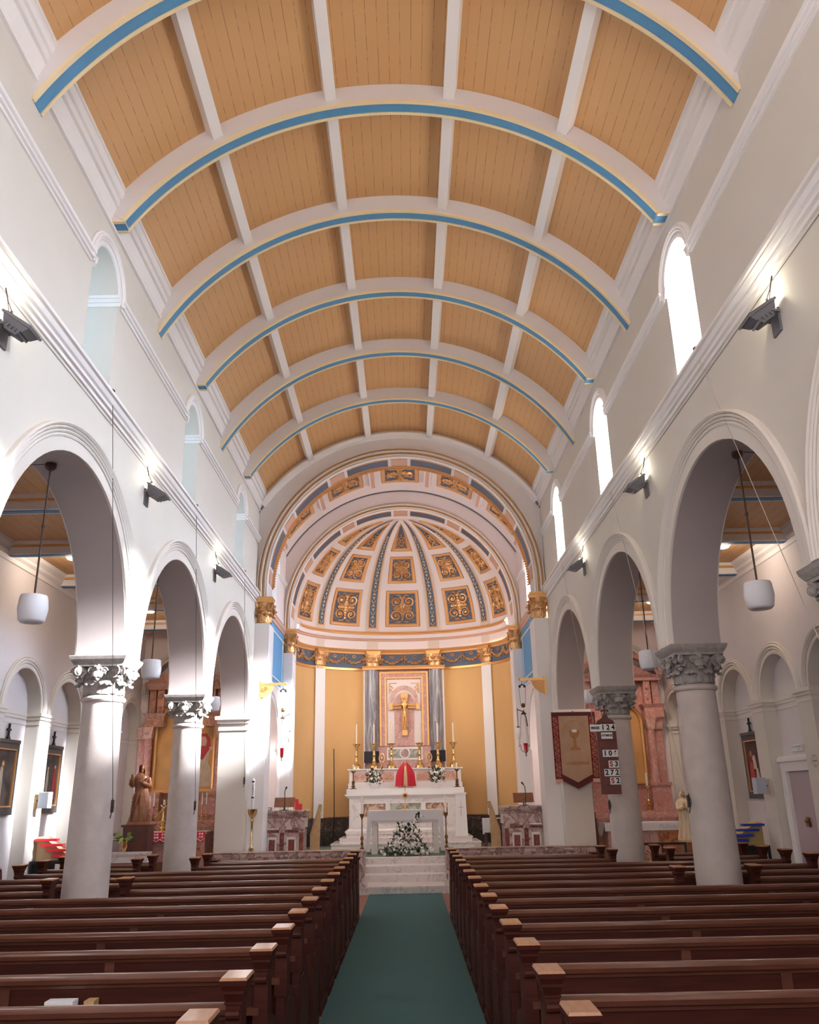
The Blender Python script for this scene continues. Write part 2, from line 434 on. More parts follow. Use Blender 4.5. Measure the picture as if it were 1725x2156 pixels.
struct(obj('floor_sanctuary', sp, 'greenmat', smooth=False))
ca = MB(); ca.box(-0.685, 0.665, -1.5, 17.02, 0.0, 0.012)
tag(obj('aisle_carpet', ca, 'carpet', smooth=False), 'long teal green carpet runner down the central aisle', 'carpet')

# ------------------------------------------------------------------ arcade and clerestory walls
WIN = [(yc, 0.40, 7.13, 6.0) for yc in ARCY]
for s in (-1, 1):
    w = MB()
    wall_yz(w, s * W, s * (W + T), YS, YE, ZA, ZS, [(yc, RA, ZA, ZA) for yc in ARCY])
    wall_yz(w, s * W, s * (W + T), YS, YE, ZS, 8.6, WIN)
    # responding pier at the chancel end
    w.box(min(s * W, s * (W + T)), max(s * W, s * (W + T)), Y0 + 1.5 * B + RA, YE + 0.5, 0, ZA)
    wl = struct(obj('wall_' + SIDE[s], w, 'paint', smooth=True, angle=20), 'long arcade wall on the %s of the nave' % SIDE[s])
    # pier impost
    t = MB()
    for z0, z1, d in ((3.05, 3.12, .02), (3.19, 3.26, 0.05), (3.26, 3.33, 0.085)):
        xs = sorted((s * (W - d), s * (W + T + d)))
        t.box(xs[0], xs[1], Y0 + 1.5 * B + RA - d, YE, z0, z1)
    struct(obj('trim_%d' % (1 if s < 0 else 2), t, 'trim', smooth=False), 'pier impost moulding')
    # archivolts: one object per arch, children of the wall
    for yc in ARCY:
        t = MB(); archivolt(t, s, s * W, yc, ZA, [(RA + 0.0, RA + 0.13, 0.018), (RA + 0.13, RA + 0.165, 0.035), (RA + 0.17, RA + 0.20, 0.045), (RA + 0.205, RA + 0.235, 0.055), (RA + 0.24, RA + 0.275, 0.065)])
        # neighbouring archivolts die into each other above the capital
        t.v = [(x, min(max(y, yc - B / 2), yc + B / 2), z) for x, y, z in t.v]
        struct(obj('archivolt', t, 'archmould', wl, angle=15))
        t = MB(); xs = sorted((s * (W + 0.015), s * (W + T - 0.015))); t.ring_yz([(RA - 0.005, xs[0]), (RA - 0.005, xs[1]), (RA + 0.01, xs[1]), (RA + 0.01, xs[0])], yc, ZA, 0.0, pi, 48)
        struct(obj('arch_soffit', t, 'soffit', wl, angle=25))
    # string course, impost band, cornice
    def band(name, prof, y0, y1, mt='trim'):
        t = MB(); t.prism([(s * (W - d), z) for d, z in prof] + [(s * W + s * 0.01, prof[-1][1]), (s * W + s * 0.01, prof[0][1])], 'y', y0, y1)
        return t
    sprof = [(0.0, 5.745), (0.022, 5.747), (0.022, 5.785), (0.012, 5.79), (0.012, 5.80), (0.045, 5.805), (0.05, 5.835), (0.035, 5.84), (0.035, 5.85), (0.065, 5.862), (0.088, 5.90), (0.078, 5.905), (0.078, 5.915), (0.108, 5.92), (0.108, 5.958), (0.085, 5.976), (0.0, 5.98)]
    struct(obj('trim_%d' % (3 if s < 0 else 4), band('', sprof, YS, YE), 'trim', angle=10), 'string course below the clerestory windows, %s' % SIDE[s])
    iprof = [(0.0, 7.09), (0.022, 7.092), (0.022, 7.12), (0.012, 7.123), (0.012, 7.13), (0.042, 7.135), (0.042, 7.16), (0.032, 7.163), (0.032, 7.17), (0.062, 7.18), (0.068, 7.21), (0.0, 7.22)]
    ib = MB(); ys = [YS] + sum([[yc - 0.47, yc + 0.47] for yc in ARCY], []) + [YE]
    for i in range(0, len(ys), 2):
        if ys[i + 1] > ys[i]:
            ib.prism([(s * (W - d), z) for d, z in iprof] + [(s * (W + .01), 7.22), (s * (W + .01), 7.09)], 'y', ys[i], ys[i + 1])
    for yc in ARCY:   # returns round the reveals
        for q in (-1, 1):
            y = yc + q * 0.40
            for z0, z1, d in ((7.09, 7.135, 0.02), (7.135, 7.18, 0.04), (7.18, 7.215, 0.06)):
                xs = sorted((s * (W - 0.03), s * (W + 0.45)))
                ya, yb = sorted((y, y - q * d)); ib.box(xs[0], xs[1], ya, yb, z0, z1)
    struct(obj('trim_%d' % (5 if s < 0 else 6), ib, 'trim', smooth=False), 'impost band between the clerestory windows, %s' % SIDE[s])
    cprof = [(0.0, 7.84), (0.035, 7.842), (0.035, 7.875), (0.018, 7.88), (0.018, 7.90), (0.032, 7.925), (0.045, 7.97), (0.07, 8.03), (0.072, 8.045), (0.060, 8.05), (0.060, 8.065), (0.095, 8.07), (0.098, 8.15), (0.088, 8.155), (0.088, 8.17), (0.118, 8.175), (0.135, 8.21), (0.140, 8.25), (0.128, 8.255), (0.128, 8.27), (0.150, 8.275), (0.150, 8.31), (0.10, 8.34)]
    t = MB(); t.prism([(s * (W - d), z) for d, z in cprof] + [(s * (W + 0.01), 8.33), (s * (W + 0.01), 7.84)], 'y', YS, YE)
    struct(obj('trim_%d' % (7 if s < 0 else 8), t, 'trim', angle=10), 'cornice under the boarded vault, %s' % SIDE[s])

# ------------------------------------------------------------------ clerestory windows
wn = 0
for s in (-1, 1):
    for i, yc in enumerate(ARCY + [20.26]):
        wn += 1
        e = struct(empty('window_%d' % wn, (s * W, yc, 6.0)), 'round-headed clerestory window')
        t = MB(); archivolt(t, s, 0, 0, 1.13, [(0.40, 0.46, 0.03), (0.46, 0.49, 0.045), (0.49, 0.52, 0.055), (0.52, 0.56, 0.045)], leg=0.0)
        obj('window_surround', t, 'trim', e, angle=25)
        g = MB(); x = s * 0.50; n = 14
        pts = [(x, -0.41, 0), (x, 0.41, 0)] + [(x, 0.41 * cos(pi * k / n), 1.13 + 0.41 * sin(pi * k / n)) for k in range(n + 1)]
        g.add(pts, [list(range(len(pts)))])
        obj('pane', g, 'glass', e, smooth=False)
        fr_ = MB()
        for z in (0.0, 0.38, 0.76, 1.13): fr_.box(x - 0.012, x + 0.012, -0.41, 0.41, z - 0.01, z + 0.01)
        for y in (-0.4, -0.2, 0.0, 0.2, 0.4): fr_.box(x - 0.012, x + 0.012, y - 0.008, y + 0.008, 0, 1.13 + sqrt(max(0, 0.16 - y * y)))
        obj('glazing_bars', fr_, 'iron', e, smooth=False)

# ------------------------------------------------------------------ boarded vault
def vault(name, R, cz, y0, y1, a0, a1, mt, thick=0.03, n=60):
    mb = MB()
    mb.grid(lambda u, v: (R * sin(a0 + (a1 - a0) * u), y0 + (y1 - y0) * v, cz + R * cos(a0 + (a1 - a0) * u)), n, 1)
    mb.grid(lambda u, v: ((R + thick) * sin(a0 + (a1 - a0) * u), y0 + (y1 - y0) * v, cz + (R + thick) * cos(a0 + (a1 - a0) * u)), n, 1)
    o = obj(name, mb, mt, recalc=False)
    uvl = o.data.uv_layers.new(name='UVMap')
    for lp in o.data.loops:
        p = o.data.vertices[lp.vertex_index].co
        uvl.data[lp.index].uv = (R * atan2(p.x, p.z - cz) + 50, p.y + random.random() * 0)
    return o
aw = math.asin(3.16 / RB)
struct(vault('ceiling', RB, VC, YS, YE, -aw, aw, 'boards'), 'ochre boarded barrel vault of the nave')
# outer skin so no daylight leaks over the vault
sk = MB(); sk.box(-W - T, W + T, YS, 24.9, 9.95, 10.0)
for s in (-1, 1):
    xs = sorted((s * W, s * (W + T))); sk.box(xs[0], xs[1], YS, 22.8, 8.6, 9.95)
struct(obj('ceiling_2', sk, 'paint', smooth=False), 'roof above the vault')
# purlins
for k, a in enumerate((-33.0, -10.95, 10.95, 33.0)):
    t = MB(); a = radians(a); ca_, sa_ = cos(a), sin(a)
    def P(rad, tan): return (rad * sa_ + tan * ca_, VC + rad * ca_ - tan * sa_)
    t.prism([P(3.66, -0.065), P(3.66, 0.065), P(RB, 0.075), P(RB, -0.075)], 'y', YS, YE - 0.1)
    struct(obj('trim_%d' % (20 + k), t, 'trim', smooth=False), 'white beam running along the vault')
# ribs
ribs = []
y = Y0 - B - B / 2 - 2 * B
k = 0
while y < YE - 1:
    if y > YS:
        over_col = (k % 2 == 1)
        amax = math.asin(W / RV) if over_col else math.acos((7.895 - VC) / RV)
        t = MB(); t.ring_xz([(RV, y - 0.10), (RV, y + 0.10), (RB, y + 0.10), (RB, y - 0.10)], 0, VC, pi / 2 - amax, pi / 2 + amax, 64)
        rb = struct(obj('trim_%d' % (30 + k), t, 'paint_ceiling_face', angle=20), 'arched rib under the boarded vault')
        t = MB(); t.ring_xz([(RV - 0.008, y - 0.058), (RV - 0.008, y + 0.062), (RV + 0.01, y + 0.062), (RV + 0.01, y - 0.058)], 0, VC, pi / 2 - amax, pi / 2 + amax, 64)
        struct(obj('blue_band', t, 'blue', rb, angle=20))
        t = MB()
        for ya, yb in ((y - 0.105, y - 0.062), (y + 0.068, y + 0.105)):
            t.ring_xz([(RV - 0.016, ya), (RV - 0.016, yb), (RV + 0.02, yb), (RV + 0.02, ya)], 0, VC, pi / 2 - amax, pi / 2 + amax, 64)
        struct(obj('cream_edging', t, 'cream', rb, angle=20))
        for s in (-1, 1):
            xe = RV * sin(amax); ze = VC + RV * cos(amax)
            if over_col:
                t = MB(); xs = sorted((s * (W - 0.10), s * W)); t.prism([(s * W, 7.70), (s * (W - 0.10), 7.86), (s * (W - 0.20), 8.01), (s * (W - 0.20), 8.28), (s * W, 8.30)], 'y', y - 0.097, y + 0.097)
                struct(obj('rib_end', t, 'paint_ceiling_face', rb, smooth=False))
            else:
                xs = sorted((s * (xe - 0.02), s * W))
                t = MB(); t.box(xs[0], xs[1], y - 0.097, y + 0.097, 7.885, 8.3); struct(obj('rib_end', t, 'paint_ceiling_face', rb, smooth=False))
                t = MB(); t.box(xs[0], xs[1], y - 0.058, y + 0.062, 7.876, 7.89); struct(obj('blue_return', t, 'blue', rb, smooth=False))
                t = MB(); t.box(xs[0], xs[1], y - 0.105, y - 0.062, 7.868, 7.89); t.box(xs[0], xs[1], y + 0.068, y + 0.105, 7.868, 7.89)
                struct(obj('cream_return', t, 'cream', rb, smooth=False))
    y += B / 2; k += 1

# ------------------------------------------------------------------ chancel arch wall
c1z, R1 = 6.18, 2.90
t = MB(); wall_xz(t, YE, YE + 0.58, -W - 0.01, W + 0.01, 5.85, 9.93, [(0, R1, c1z, 5.85)])
ch = struct(obj('wall_chancel_arch', t, 'paint_ceiling_face', angle=15), 'plain wall round the great chancel arch')
t = MB(); t.ring_xz([(3.72, YE - 0.10), (3.74, YE - 0.10), (RB, YE), (3.62, YE), (3.66, YE - 0.08)], 0, VC, pi / 2 - 0.99, pi / 2 + 0.99, 64)
struct(obj('trim_50', t, 'trim', angle=15), 'moulding where the vault meets the chancel wall')
t = MB(); t.ring_xz([(3.655, YE - 0.03), (3.68, YE - 0.03), (3.68, YE), (3.655, YE)], 0, VC, pi / 2 - 1.04, pi / 2 + 1.04, 64)
struct(obj('trim_51', t, 'greymetal', angle=15), 'dark line under the last rib')
def big_arch(cz, R, y, steps, zb, mt_seq):
    root = None
    for i, (r0, r1, d) in enumerate(steps):
        t = MB(); rm = (r0 + r1) / 2
        prof = [(r0, y), (r0, y - d * .7), (r0 + (r1 - r0) * .3, y - d), (r0 + (r1 - r0) * .7, y - d), (r1, y - d * .7), (r1, y)]
        t.ring_xz(prof, 0, cz, 0, pi, 72)
        for q in (-1, 1): t.prism([(q * p[0], p[1]) for p in prof], 'z', zb, cz)
        yield i, t, mt_seq[i % len(mt_seq)]
def soffit_panels(parent, R, cz, ya, yb, zb):
    # alternating long blue and small beige sunk panels along the arch soffit
    seq = []; a = 0.0
    seq.append((-3.7, 3.7, 'dustyrose'))
    edges = [(5.2, 24.5, 'deepblue'), (26.0, 33.2, 'dustyrose'), (34.8, 54.5, 'deepblue'), (56.0, 63.2, 'dustyrose'), (64.8, 82.0, 'deepblue'), (83.5, 89.5, 'dustyrose')]
    for e0, e1, c in edges: seq += [(e0, e1, c), (-e1, -e0, c)]
    for a0, a1, c in seq:
        t = MB(); h0, h1 = radians(90 - a1), radians(90 - a0); n = max(3, int((a1 - a0) / 2))
        t.ring_xz([(R - 0.006, ya + 0.06), (R - 0.006, yb - 0.14), (R + 0.01, yb - 0.14), (R + 0.01, ya + 0.06)], 0, cz, h0, h1, n)
        obj('soffit_panel', t, c, parent, smooth=False)
        fr_ = MB()
        for y2, y3 in ((ya + 0.045, ya + 0.065), (yb - 0.145, yb - 0.125)):
            fr_.ring_xz([(R - 0.014, y2), (R - 0.014, y3), (R + 0.01, y3), (R + 0.01, y2)], 0, cz, h0, h1, n)
        obj('panel_edging', fr_, 'goldpaint', parent, smooth=False)
arch1 = struct(empty('trim_60', (0, 0, 0)), 'moulded and panelled chancel arch')
for i, t, m_ in big_arch(c1z, R1, YE, [(2.90, 2.94, 0.03), (2.945, 2.985, 0.07), (2.99, 3.015, 0.045), (3.02, 3.075, 0.10), (3.08, 3.10, 0.05), (3.105, 3.145, 0.085)], 5.87, ['trim', 'beige', 'gold', 'beige', 'gold', 'beige']):
    obj('arch_moulding', t, m_, arch1, angle=20)
soffit_panels(arch1, R1, c1z, YE, YE + 0.58, 5.9)
t = MB(); t.ring_xz([(2.865, YE + 0.50), (2.865, YE + 0.58), (2.93, YE + 0.58), (2.93, YE + 0.50)], 0, c1z, 0, pi, 90)
for k in range(150):
    a = pi * k / 150; t.ball((2.855 * cos(a), YE + 0.54, c1z + 2.855 * sin(a)), 0.026, 5, 4)
obj('rope_moulding', t, 'goldpaint', arch1, smooth=True)

# chancel barrel vault and side walls
RC, CC = 3.607, 6.246
ac = math.asin(3.15 / RC)
t = MB(); t.grid(lambda u, v: (RC * sin(-ac + 2 * ac * u), 18.35 + 3.8 * v, CC + RC * cos(-ac + 2 * ac * u)), 48, 1)
cv = struct(obj('ceiling_chancel', t, 'pinkwhite', recalc=False), 'painted barrel vault over the chancel')
for s in (-1, 1):
    t = MB()
    wall_yz(t, s * W, s * (W + T), YE + 0.3, 22.8, 0.3, 4.3, [(20.26, 1.25, 2.75, 0.3)])
    wall_yz(t, s * W, s * (W + T), YE + 0.3, 22.8, 4.3, 5.98, [])
    wall_yz(t, s * W, s * (W + T), YE + 0.3, 22.8, 5.98, 8.8, [(20.26, 0.40, 7.13, 6.0)])
    wc = struct(obj('wall_chancel_' + SIDE[s], t, 'pinkwhite', angle=20), 'chancel side wall, %s' % SIDE[s])
    t = MB(); archivolt(t, s, s * W, 20.26, 2.75, [(1.25, 1.34, 0.03), (1.35, 1.38, 0.05), (1.39, 1.43, 0.04)], leg=0)
    struct(obj('archivolt', t, 'trim', wc, angle=25))
    x0, x1 = sorted((s * (W - 0.012), s * W)); t = MB(); t.box(x0, x1, 18.4, 22.1, 4.36, 5.80)
    struct(obj('blue_panel', t, 'panelblue', wc, smooth=False))
    x0, x1 = sorted((s * (W - 0.03), s * W)); t = MB()
    t.box(x0, x1, 18.4, 22.1, 5.58, 5.615); t.box(x0, x1, 18.4, 22.1, 4.50, 4.53); t.box(x0, x1, 18.4, 22.1, 4.34, 4.375)
    t.box(x0, x1, 21.80, 21.83, 4.36, 5.62); t.box(x0, x1, 18.66, 18.69, 4.36, 5.62)
    struct(obj('panel_moulding', t, 'trim', wc, smooth=False))
    t = MB(); t.prism([(s * W, 5.79), (s * (W - 0.03), 5.80), (s * (W - 0.03), 5.86), (s * (W - 0.06), 5.89), (s * (W - 0.07), 5.95), (s * (W - 0.09), 5.97), (s * W, 5.98)], 'y', 18.4, 22.1)
    struct(obj('gilded_string', t, 'dustyrose', wc, angle=20))
    t = MB(); 
    for ya, yb in ((18.4, 19.72), (20.80, 22.1)):
        t.prism([(s * (W - d), z) for d, z in iprof] + [(s * (W + .01), 7.22), (s * (W + .01), 7.09)], 'y', ya, yb)
    struct(obj('impost_band', t, 'trim', wc, smooth=False))

# second (apse) arch
YB = 22.1; c2z, R2 = 6.3, 2.975
t = MB(); wall_xz(t, YB, YB + 0.6, -W - 0.05, W + 0.05, 5.95, 9.9, [(0, R2, c2z, 5.95)])
struct(obj('wall_apse_arch', t, 'pinkwhite', angle=15), 'pink wall round the apse arch')
t = MB(); t.ring_xz([(RC - 0.03, YB - 0.03), (RC, YB - 0.03), (RC, YB), (RC - 0.03, YB)], 0, CC, pi / 2 - ac, pi / 2 + ac, 64)
struct(obj('trim_61', t, 'greymetal', angle=15), 'dark joint line over the apse arch')
arch2 = struct(empty('trim_62', (0, 0, 0)), 'moulded and panelled apse arch')
for i, t, m_ in big_arch(c2z, R2, YB, [(2.975, 3.01, 0.03), (3.015, 3.06, 0.07), (3.065, 3.09, 0.045), (3.095, 3.145, 0.10), (3.15, 3.19, 0.06)], 5.99, ['trim', 'beige', 'gold', 'beige', 'beige']):
    obj('arch_moulding', t, m_, arch2, angle=20)
soffit_panels(arch2, R2, c2z, YB, YB + 0.6, 6.0)
t = MB(); wall_xz(t, YB + 0.601, YB + 0.68, -W - T, W + T, 0.3, 9.9, [(0, 2.935, c2z, 0.3)]); struct(obj('wall_apse_opening', t, 'pinkwhite', angle=15))
# pilasters carrying the two arches
for (y, za_, x0_, x1_, cz_) in ((YE, 5.87, 2.84, 3.15, 5.30), (YB, 5.98, 2.90, 3.22, 5.35)):
    for s in (-1, 1):
        t = MB(); a, b_ = sorted((s * x0_, s * x1_)); t.box(a, b_, y - 0.0, y + 0.6, 0.508 if y > 20 else 0.125, cz_)
        t.box(a - 0.0, b_, y - 0.03, y, 0.508 if y > 20 else 0.125, cz_)
        struct(obj('trim_%d' % (70 + (0 if y == YE else 2) + (s > 0)), t, 'trim', smooth=False), 'plain pilaster carrying the arch')
# ------------------------------------------------------------------ apse
AA, AB, AYC, AZC = 2.95, 2.0, 22.7, 6.3
def ap(phi, z, off=0.0): return ((AA - off) * sin(phi), AYC + (AB - off) * cos(phi), z)
def dm(phi, th, off=0.0): return ((AA - off) * sin(phi) * cos(th), AYC + (AB - off) * cos(phi) * cos(th), AZC + (AA - off) * sin(th))
H = pi / 2
def aring(prof, n=56, a0=-H, a1=H):
    mb = MB(); k = len(prof)
    vs = [ap(a0 + (a1 - a0) * i / n, z, o) for i in range(n + 1) for o, z in prof]
    fs = [(i * k + j, (i + 1) * k + j, (i + 1) * k + j + 1, i * k + j + 1) for i in range(n) for j in range(k - 1)]
    return mb.add(vs, fs)
wa = struct(obj('wall_apse', aring([(0, 1.2), (0, 5.27)]), 'ochre', recalc=False), 'curved ochre wall of the apse')
struct(obj('apse_dado_upper', aring([(0.03, 0.86), (0.03, 1.16), (0.05, 1.2), (0, 1.22)]), 'marble_brown', wa, recalc=False))
struct(obj('apse_dado_lower', aring([(0.05, 0.50), (0.05, 0.86), (0.03, 0.87)]), 'marble_dark', wa, recalc=False))
struct(obj('wall_apse_side', MB().box(-W - T, -2.9, 22.7, 22.8, 0.3, 9.9).box(2.9, W + T, 22.7, 22.8, 0.3, 9.9), 'pinkwhite', smooth=False))
for a in (-54, 54):
    struct(obj('apse_pilaster', aring([(0.05, 1.2), (0.05, 5.27)], 6, radians(a - 4.2), radians(a + 4.2)), 'trim', wa, recalc=False))
struct(obj('gilded_strip', aring([(0, 5.18), (0.05, 5.19), (0.05, 5.25), (0, 5.27)]), 'gold', wa, recalc=False))
struct(obj('frieze', aring([(0, 5.26), (0.01, 5.27), (0.01, 5.68)]), 'deepblue', wa, recalc=False))
struct(obj('frieze_cornice', aring([(0, 5.66), (0.04, 5.67), (0.05, 5.72), (0.10, 5.75), (0.12, 5.79), (0.04, 5.81)]), 'goldpaint', wa, recalc=False))
struct(obj('attic_band', aring([(0.0, 5.80), (0.02, 5.81), (0.02, 6.06)]), 'pinkwhite', wa, recalc=False))
struct(obj('lower_cornice', aring([(0.02, 6.05), (0.05, 6.06), (0.05, 6.10), (0.08, 6.12)]), 'dustyrose', wa, recalc=False))
struct(obj('middle_cornice', aring([(0.08, 6.12), (0.10, 6.13), (0.12, 6.20), (0.14, 6.22)]), 'pinkwhite', wa, recalc=False))
struct(obj('upper_cornice', aring([(0.14, 6.22), (0.16, 6.23), (0.16, 6.26), (0.12, 6.29), (0.12, 6.32), (0.0, 6.34)]), 'goldpaint', wa, recalc=False))
for a in (-54, -18, 18, 54):
    struct(obj('attic_pier', aring([(0.03, 5.80), (0.03, 6.06)], 4, radians(a - 3.4), radians(a + 3.4)), 'beige', wa, recalc=False))
dome = MB(); dome.grid(lambda u, v: dm(-H + pi * u, H * v), 60, 24)
dome = struct(obj('ceiling_apse', dome, 'pinkwhite', recalc=False), 'painted half dome of the apse')

# gilded scrollwork relief laid on any surface: F(u, v, off) with u, v in -1..1
def spiral(cx, cy, r0, r1, a0, turns, n=22):
    return [(cx + (r0 + (r1 - r0) * i / n) * cos(a0 + turns * 2 * pi * i / n), cy + (r0 + (r1 - r0) * i / n) * sin(a0 + turns * 2 * pi * i / n)) for i in range(n + 1)]
def relief(F, w, h, rt=0.018):
    # w, h: half sizes in metres, used to keep the scrolls round
    mb = MB(); s_ = min(w, h)
    def Q(x, y, o=0.02): return F(max(-1.2, min(1.2, x / w)), max(-1.2, min(1.2, y / h)), o)
    for sx in (-1, 1):
        for sy in (-1, 1):
            cx, cy = 0.50 * w, 0.50 * h
            R = 0.45 * s_
            p = spiral(cx, cy, R, R * 0.15, pi * 1.15, 1.6)
            mb.tube([Q(sx * a, sy * b, 0.028) for a, b in p], [rt * (1.15 - 0.5 * i / len(p)) for i in range(len(p))], 5)
            mb.ball(Q(sx * cx, sy * cy, 0.03), rt * 1.5, 6, 4)
            st_ = [(0.05 * w, 0.0), (0.10 * w, 0.22 * h), (0.06 * w, 0.45 * h), (0.02 * w, 0.72 * h)]
            mb.tube([Q(sx * a, sy * b, 0.03) for a, b in st_], [rt * 1.3, rt * 1.1, rt, rt * .5], 5)
            mb.tube([Q(sx * a, sy * b, 0.025) for a, b in ((0.12 * w, 0.10 * h), (0.4 * w, 0.05 * h), (0.62 * w, 0.09 * h), (0.72 * w, 0.0))], [rt, rt * .9, rt * .8, rt * .4], 5)
            for k in range(7):
                a = k * 0.9; rr = R * 1.18
                q = (cx + rr * cos(a), cy + rr * sin(a))
                mb.ball(Q(sx * q[0], sy * q[1], 0.02), rt * (0.8 + 0.3 * (k % 2)), 5, 3)
            mb.tube([Q(sx * a, sy * b, 0.025) for a, b in ((0.1 * w, 0.86 * h), (0.3 * w, 0.93 * h), (0.55 * w, 0.90 * h))], [rt, rt * .8, rt * .4], 5)
    for k in range(-4, 5):
        mb.ball(Q(0, k * 0.18 * h, 0.035), rt * (1.7 if k % 2 == 0 else 1.2), 6, 4)
        if k: mb.ball(Q(k * 0.17 * w, 0, 0.03), rt * (1.3 if k % 2 == 0 else 1.0), 6, 4)
    for sx in (-1, 1):
        for k in range(5): mb.tube([Q(0, 0.62 * h, 0.03), Q(sx * 0.07 * w * k, (0.90 - 0.03 * k) * h, 0.03)], [rt * .9, rt * .35], 4)
    return mb
def panel(parent, F, w, h, ground='deepblue', scroll=True, n=6, fw=0.10, tri=False, rt=0.018):
    # F(u, v, off): moulded frame, coloured ground, gilded scroll
    e = empty('coffer_panel', (0, 0, 0)); e.parent = parent; e['kind'] = 'structure'
    fx, fy = min(0.5, fw / w), min(0.5, fw / h)
    g = MB(); g.grid(lambda u, v: F(-1 + 2 * u, -1 + 2 * v, 0.012), n, n)
    obj('panel_ground', g, ground, e, recalc=False)
    fr_ = MB()
    def strip(fu):
        fr_.grid(fu, n, 4)
    prof = [(0, 0.0), (0.15, 0.035), (0.5, 0.04), (0.8, 0.03), (1.0, 0.012)]
    def pr(v):
        i = int(round(v * 4)); return prof[i]
    for sg in (-1, 1):
        strip(lambda u, v: F((-1 + 2 * u) * (1 - fx * pr(v)[0]), sg * (1 - fy * pr(v)[0]), pr(v)[1]))
        strip(lambda u, v: F(sg * (1 - fx * pr(v)[0]), (-1 + 2 * u) * (1 - fy * pr(v)[0]), pr(v)[1]))
    obj('panel_frame', fr_, 'goldpaint', e, recalc=False, angle=50)
    if scroll:
        G = lambda u, v, o: F(u * (1 - fx * 1.1), v * (1 - fy * 1.1), o)
        obj('gilded_scroll', relief(G, w * (1 - fx), h * (1 - fy), rt), 'goldrelief', e)
    return e
rows = [(3.6, 25.0), (29.5, 47.5), (51.5, 79.5)]
for a in (-72, -36, 0, 36, 72):
    for k, (t0, t1) in enumerate(rows):
        t0, t1 = radians(t0), radians(t1); tm = (t0 + t1) / 2
        def F(u, v, o, a=a, t0=t0, t1=t1, k=k):
            th = t0 + (t1 - t0) * (v + 1) / 2
            # constant-width borders: panel half angle shrinks a little with height
            hw = radians((10.2, 9.6, 9.2)[k])
            if k == 2:  # triangular
                f = (1 - v) / 2
                hw = radians(10.0) * cos(t0) / max(cos(th), 0.05) * max(f, 0.01)
                hw = min(hw, radians(11))
            return dm(radians(a) + u * hw, th, o)
        w_m = AA * cos(tm) * radians(10) * 0.9; h_m = AA * (t1 - t0) / 2
        if k < 2: panel(dome, F, w_m, h_m, rt=0.030 if k == 0 else 0.026)
        else:
            e = panel(dome, F, w_m * 1.6, h_m, scroll=False, fw=0.13)
            sc = MB()
            for v in (-0.62, -0.45, -0.28, -0.1, 0.08): sc.ball(F(0, v, 0.03), 0.03, 6, 4)
            for sx in (-1, 1):
                for cy, R in ((-0.55, 0.34), (-0.25, 0.22)):
                    sc.tube([F(sx * min(.95, abs(x)), y, 0.03) for x, y in spiral(0.36, cy, 0.26, 0.05, pi, 1.3, 14)], 0.014, 5)
            obj('gilded_scroll', sc, 'goldrelief', e)
for a in (-54, -18, 18, 54):
    rbn = MB(); 
    def bandg(w0, o, t0=0.0, t1=86.0):
        g = MB(); g.grid(lambda u, v: dm(radians(a) + (2 * u - 1) * radians(w0) * (1.0 if v < 0.5 else 1.0), radians(t0 + (t1 - t0) * v), o), 2, 26); return g
    rr = struct(obj('rib_ground', bandg(4.0, 0.02), 'beige', dome, recalc=False))
    struct(obj('rib_edging', bandg(2.75, 0.035, 2.5, 85), 'goldpaint', rr, recalc=False))
    struct(obj('rib_panel', bandg(2.1, 0.042, 3.2, 84.5), 'deepblue', rr, recalc=False))
    g = MB()
    for k in range(34):
        th = radians(4.5 + k * 2.3); c_ = cos(th); ww = radians(1.5)
        if k > 26: break
        P0 = lambda x, dy: dm(radians(a) + x * ww, th + radians(dy), 0.05)
        if k % 3 == 0:
            g.tube([P0(-.8, .9), P0(-.5, -.3), P0(0, -.8), P0(.5, -.3), P0(.8, .9)], 0.008, 4)
        elif k % 3 == 1:
            g.tube([P0(0, -1), P0(0, 1)], 0.011, 4); g.tube([P0(-.7, .2), P0(.7, .2)], 0.008, 4)
        else:
            g.ball(P0(0, 0), 0.022, 5, 3); g.tube([P0(-.7, -.8), P0(-.2, .3), P0(0, 1), P0(.2, .3), P0(.7, -.8)], 0.007, 4)
    struct(obj('painted_ornament', g, 'cream', rr))
# chancel vault panels and brackets
def vf(a0, a1, y0, y1):
    return lambda u, v, o: ((RC - o) * sin(radians(a0 + (a1 - a0) * (u + 1) / 2)), y0 + (y1 - y0) * (v + 1) / 2, CC + (RC - o) * cos(radians(a0 + (a1 - a0) * (u + 1) / 2)))
for a in (-48, -24, 0, 24, 48):
    panel(cv, vf(a - 8, a + 8, 19.25, 21.35), 0.50, 1.05, rt=0.042, fw=0.11)
for a in (-60, -36, -12, 12, 36, 60):
    t = MB(); F = vf(a - 1.5, a + 1.5, 19.3, 21.3)
    vs = [F(u, v, o) for o in (0.0, 0.13) for u, v in ((-1, -1), (1, -1), (1, 1), (-1, 1))]
    t.add(vs, [(0, 1, 2, 3), (4, 5, 6, 7), (0, 1, 5, 4), (1, 2, 6, 5), (2, 3, 7, 6), (3, 0, 4, 7)])
    rb = struct(obj('vault_bracket', t, 'pinkwhite', cv, smooth=False))
    F = vf(a - 0.8, a + 0.8, 19.4, 21.31); t = MB(); t.add([F(u, v, 0.134) for u, v in ((-1, -1), (1, -1), (1, 1), (-1, 1))], [(0, 1, 2, 3)])
    struct(obj('bracket_panel', t, 'dustyrose', rb, smooth=False, recalc=False))
